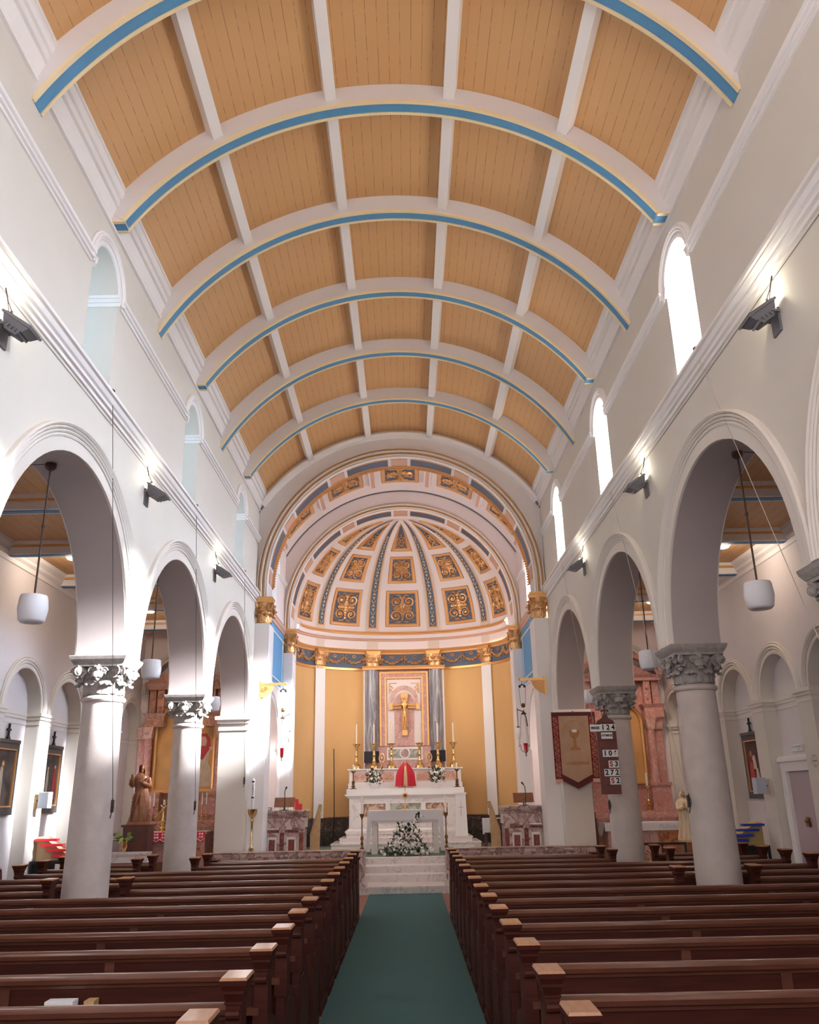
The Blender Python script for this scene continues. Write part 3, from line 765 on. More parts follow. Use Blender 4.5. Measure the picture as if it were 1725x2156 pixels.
# frieze festoons
for a0, a1 in ((-88, -59), (-49, -23), (-13, 13), (23, 49), (59, 88)):
    g = MB()
    for hh in range(2):
        b0 = a0 + (a1 - a0) * hh / 2; b1 = a0 + (a1 - a0) * (hh + 1) / 2
        for k in range(17):
            f_ = k / 16; phi = radians(b0 + (b1 - b0) * f_); z = 5.56 - 0.16 * sin(pi * f_)
            rr_ = 0.022 + 0.022 * sin(pi * f_)
            g.ball(ap(phi, z + 0.012 * ((k * 7) % 3 - 1), 0.04), rr_, 6, 4)
        mid = radians((b0 + b1) / 2)
        g.tube([ap(mid + radians(1.1) * cos(q), 5.585 + 0.035 * sin(q), 0.04) for q in [2 * pi * j / 10 for j in range(11)]], 0.012, 5)
        g.ball(ap(mid, 5.585, 0.04), 0.016, 6, 4)
        for e_ in (b0 + 0.8, b1 - 0.8):
            for k in range(5): g.ball(ap(radians(e_) , 5.60 - 0.055 * k, 0.04), 0.03 - 0.003 * k, 6, 4)
    struct(obj('gilded_festoon', g, 'goldrelief', wa))

# ------------------------------------------------------------------ aisles
for s in (-1, 1):
    sd = SIDE[s]
    # outer wall with blind arches: front skin and back skin
    nc = [9.55 + 1.69 * k for k in range(-6, 6)]
    t = MB(); wall_yz(t, s * XA, s * (XA + 0.20), -3.5, 18.85, 0.0, 5.6, [(yc, 0.62, 3.08, 0.0) for yc in nc])
    t.box(*sorted((s * (XA + 0.20), s * (XA + 0.35))), -3.5, 18.85, 0.0, 5.6)
    wo = struct(obj('wall_aisle_' + sd, t, 'paint_lilac', angle=20), 'outer wall of the %s side aisle with blind arches' % sd)
    for yc in nc[6:]:
        t = MB(); archivolt(t, s, s * XA, yc, 3.08, [(0.62, 0.68, 0.02), (0.685, 0.72, 0.035), (0.725, 0.77, 0.045), (0.775, 0.80, 0.03)])
        struct(obj('archivolt', t, 'archmould', wo, angle=15))
        t = MB(); xs = sorted((s * (XA - 0.001), s * (XA + 0.198))); t.ring_yz([(0.616, xs[0]), (0.616, xs[1]), (0.625, xs[1]), (0.625, xs[0])], yc, 3.08, 0, pi, 30); struct(obj('niche_soffit', t, 'paint', wo, angle=25))
        t = MB()
        for z0, z1, d in ((2.90, 2.94, 0.02), (2.98, 3.03, 0.03), (3.03, 3.08, 0.05)):
            a, b_ = sorted((s * (XA - d), s * (XA + 0.20))); t.box(a, b_, yc + 0.62 - d, yc + 1.07 + d, z0, z1)
            a, b_ = sorted((s * (XA + 0.20 - d * 0.6), s * (XA + 0.20))); t.box(a, b_, yc - 0.62, yc + 0.62, z0, z1)
        struct(obj('pilaster_impost', t, 'archmould', wo, smooth=False))
    for k in range(-1, len(nc)):
        ya = (nc[k] + 0.62) if k >= 0 else -3.5; yb = (nc[k + 1] - 0.62) if k + 1 < len(nc) else 18.64
        t = MB(); t.box(*sorted((s * (XA - 0.012), s * XA)), ya, yb, 0.0, 3.0); t.box(*sorted((s * XA, s * (XA + 0.195))), ya - 0.004, ya, 0, 3.0) ; t.box(*sorted((s * XA, s * (XA + 0.195))), yb, yb + 0.004, 0, 3.0)
        if yb > 8: struct(obj('aisle_pilaster', t, 'paint', wo, smooth=False))
    t = MB(); t.box(*sorted((s * (XA - 0.02), s * XA)), -3.5, 18.6, 0, 0.30)
    struct(obj('baseboard_' + sd, t, 'bluefloor', smooth=False), 'blue painted skirting of the %s aisle' % sd)
    # flat ceiling with cross beams
    t = MB(); t.box(*sorted((s * (W + T), s * (XA + 0.3))), YS, 18.9, 5.36, 5.42)
    ce = obj('ceiling_aisle_' + sd, t, 'boards', smooth=False)
    uvl = ce.data.uv_layers.new(name='UVMap')
    for lp in ce.data.loops:
        p = ce.data.vertices[lp.vertex_index].co; uvl.data[lp.index].uv = (p.x * 0.8 + p.y * 0.0 + 50, p.y)
    struct(ce, 'flat ochre boarded ceiling of the %s aisle' % sd)
    k = 0; y = 5.96
    while y < 17.9:
        t = MB(); a, b_ = sorted((s * (W + T), s * XA))
        t.box(a, b_, y - 0.10, y + 0.10, 5.18, 5.36)
        e = struct(obj('trim_%d' % (80 + k + (10 if s > 0 else 0)), t, 'trim', smooth=False), 'cross beam of the %s aisle ceiling' % sd)
        t = MB(); t.box(a, b_, y - 0.05, y + 0.05, 5.172, 5.182); struct(obj('blue_band', t, 'blue', e, smooth=False))
        t = MB(); t.box(a, b_, y - 0.13, y - 0.10, 5.28, 5.31); t.box(a, b_, y + 0.10, y + 0.13, 5.28, 5.31); struct(obj('gilded_edging', t, 'gold', e, smooth=False))
        t = MB(); t.box(a, b_, y - 0.16, y - 0.10, 5.31, 5.36); t.box(a, b_, y + 0.10, y + 0.16, 5.31, 5.36); struct(obj('beam_cornice', t, 'trim', e, smooth=False))
        y += B / 2; k += 1
    t = MB(); t.prism([(s * XA, 5.10), (s * (XA - .02), 5.11), (s * (XA - .02), 5.18), (s * (XA - .06), 5.22), (s * (XA - .06), 5.26), (s * (XA - .12), 5.31), (s * (XA - .14), 5.36), (s * XA, 5.36)], 'y', YS, 18.65)
    struct(obj('trim_%d' % (100 if s < 0 else 101), t, 'trim', angle=20), 'cornice of the %s aisle' % sd)
    # end wall with its arched recess
    t = MB(); a, b_ = sorted((s * (W + 0.3), s * (XA + 0.3)))
    wall_xz(t, 18.65, 18.95, a, b_, 0.0, 5.6, [(s * 4.72, 0.84, 3.95, 0.0)])
    t.box(a, b_, 18.95, 19.1, 0, 5.6)
    we = struct(obj('wall_aisle_end_' + sd, t, 'pinkwhite', angle=20), 'end wall of the %s aisle behind the side altar' % sd)
    t = MB()
    for r0, r1, d in ((0.84, 0.90, 0.02), (0.91, 0.95, 0.04), (0.96, 1.0, 0.03)):
        t.ring_xz([(r0, 18.65), (r0, 18.65 - d), (r1, 18.65 - d), (r1, 18.65)], s * 4.72, 3.95, 0, pi, 36)
    struct(obj('archivolt', t, 'archmould', we, angle=15))
    # rooms beyond the chancel side arches
    t = MB(); a, b_ = sorted((s * (W + T), s * 5.6)); xo = sorted((s * 5.6, s * 5.7))
    t.box(xo[0], xo[1], 19.1, 22.9, 0.3, 4.4); t.box(a, b_, 22.8, 22.9, 0.3, 4.4); t.box(a, b_, 19.1, 22.9, 4.4, 4.5)
    struct(obj('wall_side_room_' + sd, t, 'pinkwhite', smooth=False), 'pale walls of the room beyond the chancel, %s' % sd)

t = MB(); t.box(-XA - 0.3, XA + 0.3, -3.7, -3.5, 0, 10); struct(obj('wall_west', t, 'paint', smooth=False), 'west wall behind the camera')
# ------------------------------------------------------------------ columns
def leaf(mb, ang, rb, z0, h, out, wd, curl=0.35):
    # acanthus leaf: rises against the bell and curls outward
    nu, nv = 8, 4
    def fn(u, v):
        q = (v - 0.5) * 2
        z = z0 + h * min(1.0, u * 1.25) - (max(0, u - 0.72) / 0.28) ** 2 * h * curl
        r = rb + 0.012 + out * u ** 3 + 0.012 * (1 - abs(q)) - 0.010 * q * q
        ww = wd * (0.55 + 0.55 * sin(pi * min(1, u * 0.9 + 0.1))) * (1 + 0.12 * sin(u * 22))
        a = ang + q * ww / max(rb, 0.05)
        return (r * cos(a), r * sin(a), z + 0.012 * (1 - q * q))
    mb.grid(fn, nu, nv)
    tip = fn(1, .5); mb.ball(tip, wd * 0.30, 6, 4, sz=0.8)
def volute(mb, c, ax, r, th):
    # spiral disc facing direction ax (horizontal unit vector), hanging at c
    t = Vector((-ax[1], ax[0], 0)); n = 30; pts = []
    for i in range(n):
        a = i / n * 2 * pi * 1.9; rr = r * (1 - i / n * 0.85)
        pts.append(Vector(c) + t * (rr * cos(a)) + Vector((0, 0, rr * sin(a))))
    mb.tube(pts, [th * (1 - 0.45 * i / n) for i in range(n)], 6)
    mb.ball(c, th * 1.3, 6, 4)
def capital_mesh(rb, z0, z1, half, abh=0.11):
    # returns the carved bell and the moulded abacus, centred on the origin
    h = z1 - z0; zb = z1 - abh * (h / 0.45)
    bell = MB(); bell.lathe([(rb * 0.96, z0), (rb * 0.97, z0 + 0.3 * h), (rb * 1.05, z0 + 0.55 * h), (rb * 1.3, zb)], n=24)
    for k in range(8): leaf(bell, (k + 0.5) * pi / 4, rb, z0 + 0.01, h * 0.36, 0.07, 0.085)
    for k in range(8): leaf(bell, k * pi / 4, rb * 1.01, z0 + 0.02, h * 0.60, 0.10, 0.075)
    for k in range(4):
        a = (k + 0.5) * pi / 2; d = Vector((cos(a), sin(a), 0)); cr = half * 1.12
        # stalk that sweeps from the bell to the corner volute
        pts = [d * (rb + 0.01) + Vector((0, 0, z0 + h * 0.45)), d * (rb + 0.05) + Vector((0, 0, z0 + h * 0.62)), d * (rb + 0.13) + Vector((0, 0, zb - 0.02)), d * (cr) + Vector((0, 0, zb - 0.015))]
        for sd_ in (-1, 1):
            off = Vector((-d.y, d.x, 0)) * 0.035 * sd_
            bell.tube([p + off for p in pts], [0.022, 0.028, 0.026, 0.018], 6)
            c = d * (cr - 0.02) + off + Vector((0, 0, zb - 0.07))
            ax = Vector((-d.y, d.x, 0)) * sd_
            volute(bell, c, ax, 0.052, 0.013)
            bell.ball(tuple(c), 0.034, 8, 5, sz=1.2)
        bell.ball(tuple(d * (cr - 0.07) + Vector((0, 0, zb - 0.16))), 0.035, 7, 5, sz=0.9)
        # flower and small scrolls at the middle of each face
        a2 = k * pi / 2; d2 = Vector((cos(a2), sin(a2), 0)); fc = d2 * (half * 0.86) + Vector((0, 0, zb - 0.035))
        bell.ball(tuple(fc), 0.032, 8, 5)
        for j in range(5):
            q = 2 * pi * j / 5; tt = Vector((-d2.y, d2.x, 0))
            bell.ball(tuple(fc + tt * 0.034 * cos(q) + Vector((0, 0, 0.030 * sin(q)))), 0.019, 6, 4)
        for sd_ in (-1, 1):
            tt = Vector((-d2.y, d2.x, 0)) * sd_
            volute(bell, d2 * (half * 0.84) + tt * 0.075 + Vector((0, 0, zb - 0.065)), d2, 0.038, 0.011)
            bell.tube([d2 * (rb + 0.02) + tt * 0.03 + Vector((0, 0, z0 + h * 0.42)), d2 * (rb + 0.06) + tt * 0.05 + Vector((0, 0, z0 + h * 0.6)), d2 * (half * .8) + tt * 0.09 + Vector((0, 0, zb - 0.10))], [0.012, 0.014, 0.010], 5)
        bell.ball(tuple(d2 * (rb + 0.08) + Vector((0, 0, zb - 0.15))), 0.034, 7, 5)
    ab = MB()
    for i, (za_, zc_, e0, e1) in enumerate(((zb - 0.01, zb + 0.02, 0.86, 0.86), (zb + 0.02, zb + 0.055, 0.88, 0.95), (zb + 0.055, zb + 0.065, 0.955, 0.955), (zb + 0.065, z1 - 0.012, 0.97, 1.0), (z1 - 0.012, z1, 1.0, 1.0))):
        ab.frus(0, 0, za_, half * e0, half * e0, zc_, half * e1, half * e1)
    return bell, ab
def make_column(loc, label):
    e = thing('column', label, 'column', loc, group=None)
    sh = MB(); sh.lathe([(0.245, 0.10), (0.243, 0.8), (0.235, 1.6), (0.226, 2.3), (0.218, 2.84)], n=40); obj('shaft', sh, 'stone', e)
    bs = MB(); bs.frus(0, 0, 0, 0.33, 0.33, 0.06, 0.33, 0.33); bs.lathe([(0.32, 0.06), (0.33, 0.08), (0.30, 0.11), (0.265, 0.12), (0.265, 0.15), (0.245, 0.17)], n=32); obj('base', bs, 'stone', e)
    nk = MB(); nk.lathe([(0.218, 2.82), (0.235, 2.825), (0.25, 2.845), (0.25, 2.862), (0.23, 2.885), (0.215, 2.89)], n=40); obj('necking_ring', nk, 'stone', e)
    bell, ab = capital_mesh(0.205, 2.88, ZA, 0.325)
    c = obj('capital', bell, 'capstone', e, angle=50); obj('abacus', ab, 'capstone', e, smooth=False)
    return e
col0 = make_column((-(W + T / 2), COLY[1], 0), 'nearer of the two stone columns on the left, brightly lit leafy capital')
def dupcol(loc, label):
    c = copy_tree(col0); c.location = loc; c['label'] = label; return c
dupcol((-(W + T / 2), COLY[2], 0), 'farther of the two stone columns on the left, in front of the square pier')
dupcol(((W + T / 2), COLY[1], 0), 'tall nearer stone column on the right with a shaded grey leafy capital')
dupcol(((W + T / 2), COLY[2], 0), 'farther stone column on the right, beside the hanging hymn board')
dupcol(((W + T / 2), COLY[0], 0), 'stone column cut by the right edge, only its capital corner showing')
dupcol((-(W + T / 2), COLY[0], 0), 'stone column standing just outside the left edge of the view')
# gilded capitals of the chancel and apse pilasters and the small apse capitals
def gcap(loc, sx, sy, zlo, zhi, label, phi=0.0, name='gilded_capital'):
    bell, ab = capital_mesh(0.185, 0, 0.45, 0.235, 0.085)
    S = Matrix.Diagonal((sx / 0.48, sy / 0.48, (zhi - zlo) / 0.45, 1))
    bell.xform(S); ab.xform(S)
    e = struct(empty('trim_%d' % (110 + len([1 for o in bpy.data.objects if o.name.startswith('trim_11')])), loc, phi), label)
    obj('acanthus_carving', bell, 'goldrelief', e, angle=50)
    obj('abacus', ab, 'gold', e, smooth=False)
    return e
for s in (-1, 1):
    gcap((s * 2.99, YE + 0.12, 5.30), 0.42, 0.42, 5.30, 5.87, 'gilded leafy capital under the %s foot of the outer chancel arch' % SIDE[s])
    gcap((s * 3.03, YB + 0.12, 5.35), 0.42, 0.42, 5.35, 5.98, 'gilded leafy capital under the %s foot of the inner apse arch' % SIDE[s])
for a, lb in ((-54, 'gilded capital over the far left white pilaster of the apse'), (-18, 'gilded capital above the left grey marble column of the reredos'), (18, 'gilded capital above the right grey marble column of the reredos'), (54, 'gilded capital over the far right white pilaster of the apse')):
    p = ap(radians(a), 5.27, 0.06); gcap(p, 0.46, 0.22, 5.27, 5.74, lb, -radians(a) * 0.9)

# ------------------------------------------------------------------ pendant lamps
def pendant(loc, ln, label):
    e = thing('pendant_lamp', label, 'lamp', loc)
    t = MB(); t.lathe([(0.0, 0.0), (0.055, 0.0), (0.055, -0.05), (0.03, -0.075), (0.0, -0.075)][::-1], n=16); obj('ceiling_rose', t, 'rod', e)
    t = MB(); t.tube([(0, 0, -0.06), (0, 0, -ln)], 0.010, 8); t.tube([(0, 0, -ln * 0.48), (0, 0, -ln * 0.50)], 0.017, 8); obj('rod', t, 'rod', e)
    t = MB(); z = -ln
    t.lathe([(0.0, z - 0.245), (0.06, z - 0.245), (0.06, z - 0.262), (0.100, z - 0.262), (0.122, z - 0.24), (0.140, z - 0.13), (0.128, z - 0.02), (0.120, z), (0.0, z)], n=32)
    obj('lamp_shade', t, 'lampshade', e, angle=50)
    t = MB(); t.lathe([(0.055, z - 0.247), (0.058, z - 0.258), (0.0, z - 0.258)][::-1], n=24); obj('diffuser', t, 'whiteplastic', e)
    t = MB(); t.tube([(0.0, 0, -0.005), (0.16, 0, -0.012), (0.27, 0, -0.012)], 0.004, 5); obj('cable', t, 'iron', e)
    if loc[0] < 0: e.rotation_euler[2] = pi
    return e
PL = {(-1, 0): 'white pendant lamp in the nearest left arch', (-1, 1): 'white pendant lamp in the second left arch', (-1, 2): 'white pendant lamp seen past the farther left capital',
      (1, 0): 'white pendant lamp in the nearest right arch', (1, 1): 'white pendant lamp between the two right columns', (1, 2): 'white pendant lamp beside the banner'}
for s in (-1, 1):
    for i in range(3):
        x = s * 3.50; pendant((x, ARCY[i + 2], ZA + RA), (1.375, 1.40, 1.48)[i], PL[(s, i)])
# ------------------------------------------------------------------ floodlights over the columns
FN = {0: 'nearest', 1: 'middle', 2: 'farthest'}
def flood(s, y, label):
    e = thing('floodlight', label, 'floodlight', (s * W, y, 5.36))
    d = -s
    t = MB(); t.box(*sorted((0, d * 0.02)), -0.07, 0.07, -0.13, 0.08); obj('wall_plate', t, 'greymetal', e, smooth=False)
    
    for q in (-0.09, 0.09):
        t = MB(); t.tube([(d * 0.01, q, 0.03), (d * 0.14, q, 0.06)], 0.012, 6); obj('bracket', t, 'greymetal', e)
    t = MB()
    t.box(-0.15, 0.15, -0.105, 0.105, -0.02, 0.0); t.frus(0, 0, -0.075, 0.10, 0.075, -0.02, 0.135, 0.09); t.frus(0.0, 0, -0.12, 0.06, 0.06, -0.075, 0.085, 0.07)
    for k in range(5): t.box(-0.08 + k * 0.04 - 0.006, -0.08 + k * 0.04 + 0.006, -0.078, 0.078, -0.10, -0.02)
    M = Matrix.Translation((d * 0.17, -0.02, 0.06)) @ Matrix.Rotation(radians(35) * d, 4, 'Y')
    t.xform(M); obj('housing', t, 'greymetal', e, smooth=False)
    t = MB(); t.box(-0.13, 0.13, -0.09, 0.09, 0.0, 0.008); t.xform(M); obj('lamp_glass', t, 'darkgrey', e, smooth=False)
    t = MB(); t.tube([(d * 0.005, -0.05, 0.385), (d * 0.03, -0.03, 0.27), (d * 0.06, -0.01, 0.19)], 0.005, 5); t.tube([(d * 0.005, -0.05, 0.385), (d * 0.02, 0.03, 0.2), (d * 0.05, 0.04, 0.05)], 0.004, 5); obj('cable', t, 'iron', e)
    t = MB(); t.lathe([(0.016, 0.185), (0.016, 0.16), (0.0, 0.16)][::-1], d * 0.065, -0.01, 10); obj('bulb_holder', t, 'iron', e)
    t = MB(); t.ball((d * 0.065, -0.01, 0.125), 0.030, 10, 7, sz=1.25); obj('bulb', t, 'bulb', e)
    light('bulb_light', 'POINT', (s * (W - 0.14), y - 0.01, 5.58), 4, (1.0, 0.92, 0.70), size=0.03)
for s in (-1, 1):
    for i in range(3):
        flood(s, COLY[i] + 0.0, '%s grey floodlight and bare bulb on the %s wall' % (FN[i], SIDE[s]))
# thin dark tube stands in for the shadow under the string course
for s in (-1, 1):
    t = MB(); t.tube([(s * (W - 0.008), 4.5, 5.70), (s * (W - 0.008), YE - 0.3, 5.70)], 0.003, 5)
    tag(obj('shadow_line', t, 'greymetal'), 'thin dark line standing in for the shadow below the %s string course' % SIDE[s], 'cable')
# window cords
def cord(a, b_, label, name='window_cord'):
    e = thing(name, label, 'cord', a)
    d = Vector(b_) - Vector(a)
    t = MB(); t.tube([(0, 0, 0), tuple(d)], 0.0035, 5, False); obj('cord', t, 'stone' if a[0] > 0 else 'iron', e)
    t = MB(); t.ball((0, 0, 0.02), 0.025, 6, 4); t.tube([(0, -0.03, 0.03), (0, 0.03, 0.0)], 0.014, 5); obj('pulley', t, 'iron', e)
    t = MB(); t.box(d.x - 0.014, d.x + 0.014, d.y - 0.02, d.y + 0.01, d.z - 0.10, d.z + 0.03); t.tube([(d.x, d.y - .02, d.z + 0.05), (d.x + 0.02, d.y - 0.03, d.z - 0.04), (d.x - 0.01, d.y - 0.02, d.z - 0.16)], 0.006, 5); obj('cleat', t, 'iron', e)
cord((-3.09, 8.294, 5.99), (-3.165, 9.72, 1.73), 'thin window cord falling to the nearer left column')
cord((-3.09, 12.133, 5.99), (-3.20, 13.62, 1.69), 'thin window cord falling to the farther left column')
cord((-3.09, 16.114, 5.99), (-3.17, 17.42, 2.11), 'thin window cord falling to the left pier')
cord((3.09, 7.585, 6.0), (3.21, 5.80, 1.7), 'pale slanting window cord crossing the nearest right arch')
cord((3.09, 11.469, 5.98), (3.165, 9.77, 1.66), 'pale slanting window cord tied to the nearer right column')
cord((3.09, 15.563, 5.98), (3.17, 13.66, 1.58), 'pale slanting window cord tied to the farther right column')
# aisle ceiling lights
for s in (-1, 1):
    for i, y in enumerate((12.3, 16.2)):
        e = thing('ceiling_light', '%s round glowing ceiling light of the %s aisle' % (('nearer', 'farther')[i], SIDE[s]), 'ceiling light', (s * 4.95, y, 5.36))
        t = MB(); t.lathe([(0.0, -0.04), (0.10, -0.04), (0.11, 0.0), (0, 0)], n=20); obj('base', t, 'whiteplastic', e)
        t = MB(); t.lathe([(0.0, -0.13), (0.09, -0.12), (0.115, -0.09), (0.115, -0.04), (0.0, -0.04)], n=20); obj('diffuser', t, 'disc', e)
        light('ceiling_light_lamp', 'POINT', (s * 4.95, y, 5.16), 16, (1.0, 0.84, 0.70), size=0.1)

# ------------------------------------------------------------------ pews
PEWMESH = {}
def shared(name, key, fn, mt, parent, **kw):
    k = (name, key)
    if k in PEWMESH:
        o = bpy.data.objects.new(name, PEWMESH[k]); COL.objects.link(o)
    else:
        o = obj(name, fn(), mt, None, **kw); PEWMESH[k] = o.data
    o.parent = parent
    return o
def end_panel():
    t = MB()
    t.prism([(-0.17, 0.07), (0.40, 0.07), (0.40, 0.40), (0.37, 0.50), (0.30, 0.56), (0.19, 0.59), (0.09, 0.62), (0.015, 0.68), (-0.02, 0.76), (-0.03, 0.87), (-0.15, 0.87), (-0.15, 0.62), (-0.165, 0.55), (-0.165, 0.3)], 'x', -0.026, 0.026)
    t.prism([(-0.13, 0.12), (0.36, 0.12), (0.36, 0.42), (0.25, 0.52), (0.06, 0.56), (-0.12, 0.56)], 'x', -0.034, 0.034)
    t.box(-0.036, 0.036, -0.19, 0.42, 0.0, 0.07)
    t.frus(0, -0.09, 0.60, 0.040, 0.075, 0.86, 0.034, 0.066)
    return t
def end_cap():
    t = MB()
    t.frus(0, -0.10, 0.974, 0.062, 0.10, 0.985, 0.056, 0.094)
    return t
def end_mould():
    t = MB(); t.frus(0, -0.10, 0.952, 0.060, 0.098, 0.974, 0.063, 0.101)
    t.frus(0, -0.10, 0.93, 0.046, 0.085, 0.952, 0.057, 0.095); t.frus(0, -0.10, 0.918, 0.048, 0.087, 0.93, 0.048, 0.087)
    t.frus(0, -0.10, 0.885, 0.036, 0.070, 0.918, 0.044, 0.082); t.frus(0, -0.10, 0.875, 0.040, 0.076, 0.885, 0.040, 0.076); t.frus(0, -0.10, 0.85, 0.034, 0.068, 0.875, 0.034, 0.068)
    t.tube([(-0.030, -0.165, 0.835), (0.030, -0.165, 0.835)], 0.022, 10)
    return t
def pew(xa, xb, y, label, group, wide=(False, False)):
    # xa < xb are the outer edges of the two ends; the back stands at y and the seat faces the altar
    e = thing('pew', label, 'pew', ((xa + xb) / 2, y, 0.0), group=group)
    L = xb - xa; hx = L / 2; k = round(L, 2)
    for q in (-1, 1):
        p = shared('end_panel', 0, end_panel, 'pew', e, bevel=0.006); p.location = (q * (hx - 0.062), 0, 0)
        c = shared('end_cap', 0, end_cap, 'pewcap', p, bevel=0.004)
        if wide[0 if q < 0 else 1]: c.scale = (1.15, 1, 1)
        m_ = shared('cap_moulding', 0, end_mould, 'pew', p, smooth=False)
    def rail():
        t = MB(); P = [(0.02, 0.80), (0.02, 0.835), (0.008, 0.85), (-0.02, 0.856), (-0.05, 0.85), (-0.066, 0.832), (-0.062, 0.81), (-0.045, 0.80), (-0.04, 0.785), (0.0, 0.785)]
        t.prism(P, 'x', -hx + 0.06, hx - 0.06); return t
    shared('top_rail', k, rail, 'pewrail', e, angle=40)
    shared('back_panel', k, lambda: MB().box(-hx + 0.06, hx - 0.06, -0.03, -0.005, 0.30, 0.79), 'pew', e, smooth=False)
    def stiles():
        t = MB(); n = max(1, int(round(L / 1.6)))
        for i in range(1, n): t.box(-hx + L * i / n - 0.03, -hx + L * i / n + 0.03, -0.040, -0.03, 0.30, 0.785)
        if n < 2: t.box(-0.03, 0.03, -0.040, -0.03, 0.30, 0.785)
        t.box(-hx + 0.07, hx - 0.07, -0.045, -0.03, 0.30, 0.38)
        return t
    shared('stiles', k, stiles, 'pewrail', e, smooth=False)
    shared('book_ledge', k, lambda: MB().box(-hx + 0.07, hx - 0.07, -0.16, -0.04, 0.665, 0.685).box(-hx + 0.07, hx - 0.07, -0.165, -0.155, 0.665, 0.70), 'pewrail', e, smooth=False)
    shared('seat', k, lambda: MB().box(-hx + 0.06, hx - 0.06, -0.01, 0.37, 0.425, 0.45).box(-hx + 0.06, hx - 0.06, 0.33, 0.36, 0.36, 0.425), 'pew', e, smooth=False)
    shared('kneeler', k, lambda: MB().box(-hx + 0.07, hx - 0.07, -0.33, -0.20, 0.16, 0.19).box(-hx + 0.07, hx - 0.07, -0.29, -0.25, 0.0, 0.16), 'pew', e, smooth=False)
    return e
ORD = ['thirteenth', 'twelfth', 'eleventh', 'tenth', 'ninth', 'eighth', 'seventh', 'sixth', 'fifth', 'fourth', 'third', 'second', 'front']
ordn = ['back', 'second from back', 'third from back', 'fourth from back', 'fifth from back', 'sixth from back', 'seventh from back', 'seventh from front', 'sixth from front', 'fifth from front', 'fourth from front', 'third from front', 'second from front', 'front']
pews = []
for k in range(14):
    y = 3.68 + 0.755 * k + 0.0
    for s in (-1, 1):
        inner, outer = s * 0.655 - 0.010, s * 5.09
        lab = 'long dark wooden pew %s of the aisle, %s row' % (SIDE[s], ordn[k])
        grp = 'pews on the %s of the central aisle' % SIDE[s]
        if k in (3, 8, 12, 13):
            a, b_ = sorted((inner, s * 2.98)); pews.append(pew(a, b_, y, 'shorter dark wooden pew %s of the aisle ending at a column, %s row' % (SIDE[s], ordn[k]), grp))
            a, b_ = sorted((s * 3.66, outer)); pew(a, b_, y, 'short wooden pew between column and outer wall, %s aisle, %s row' % (SIDE[s], ordn[k]), 'short pews in the side aisles')
        else:
            a, b_ = sorted((inner, outer)); pews.append(pew(a, b_, y, lab, grp))
# front kneeling desk in front of the first row
for s in (-1, 1):
    e = thing('pew_frontal', 'low dark wooden desk before the front pew, %s of the aisle' % SIDE[s], 'kneeling desk', (s * 2.0, 14.25, 0))
    t = MB(); a, b_ = sorted((s * -1.28, s * 1.0)); t.box(a, b_, -0.02, 0.02, 0.10, 0.78); obj('panel', t, 'pew', e, smooth=False)
    t = MB(); t.box(a, b_, -0.16, 0.03, 0.78, 0.82); obj('desk_top', t, 'pewrail', e, smooth=False)
    for q in (a + 0.03, b_ - 0.03):
        t = MB(); t.box(q - 0.03, q + 0.03, -0.17, 0.05, 0, 0.80); t.frus(q, -0.06, 0.80, 0.04, 0.10, 0.84, 0.06, 0.13); obj('end_panel', t, 'pew', e, smooth=False)
# papers on the book ledges
t = MB(); t.box(-0.075, 0.075, -0.055, 0.055, 0, 0.06)
for (x, k, lb, m_, w_) in ((-1.80, 2, 'pale blue-white booklet lying on the pew ledge at bottom left', 'cloth_white', 1.0), (-1.64, 2, 'small buff booklet beside the pale one on the ledge', 'lightwood', 0.35)):
    o = obj('booklet', t, m_, smooth=False); o.location = (x, 3.68 + 0.755 * k - 0.105, 0.6855); o.scale = (w_, 0.75, 1); tag(o, lb, 'booklet')
# ------------------------------------------------------------------ communion rail
FZ = 0.508
def bal_row(parent, x0, x1, y, z0, z1, step):
    n = max(1, int(round((x1 - x0) / step)))
    for i in range(n):
        x = x0 + (i + 0.5) * (x1 - x0) / n; h = z1 - z0
        def f_():
            return MB().lathe([(0.045, 0), (0.045, 0.05), (0.028, 0.07), (0.045, 0.16), (0.046, 0.2), (0.026, 0.32), (0.03, h - 0.06), (0.045, h - 0.04), (0.045, h)], n=10)
        b_ = shared('baluster', round(h, 3), f_, 'marble_white_plain', parent); b_.location = (x, y, z0)
for s in (-1, 1):
    e = thing('communion_rail', 'rose marble communion rail on white balusters, %s of the central steps' % SIDE[s], 'altar rail', (0, 17.22, 0.125))
    a, b_ = sorted((s * 0.93, s * 3.64))
    t = MB(); t.box(a, b_, -0.16, 0.16, 0.56, 0.62); t.frus((a + b_) / 2, 0, 0.62, (b_ - a) / 2 - 0.0, 0.17, 0.65, (b_ - a) / 2, 0.19); t.box(a, b_, -0.11, 0.11, 0.475, 0.56)
    obj('coping', t, 'marble_rose', e, smooth=False)
    t = MB(); t.box(a, b_, -0.13, 0.13, 0.0, 0.08); obj('plinth', t, 'marble_rose', e, smooth=False)
    bal_row(e, a + 0.05, b_ - 0.05, 0, 0.08, 0.475, 0.19)
    t = MB(); a, b_ = sorted((s * 0.765, s * 0.93)); t.box(a, b_, -0.15, 0.15, 0, 0.60); t.frus((a + b_) / 2, 0, 0.6, 0.0825, 0.15, 0.645, 0.095, 0.17); t.frus((a + b_) / 2, 0, 0, 0.12, 0.18, 0.1, 0.10, 0.165)
    obj('gate_post', t, 'marble_rose', e, smooth=False)
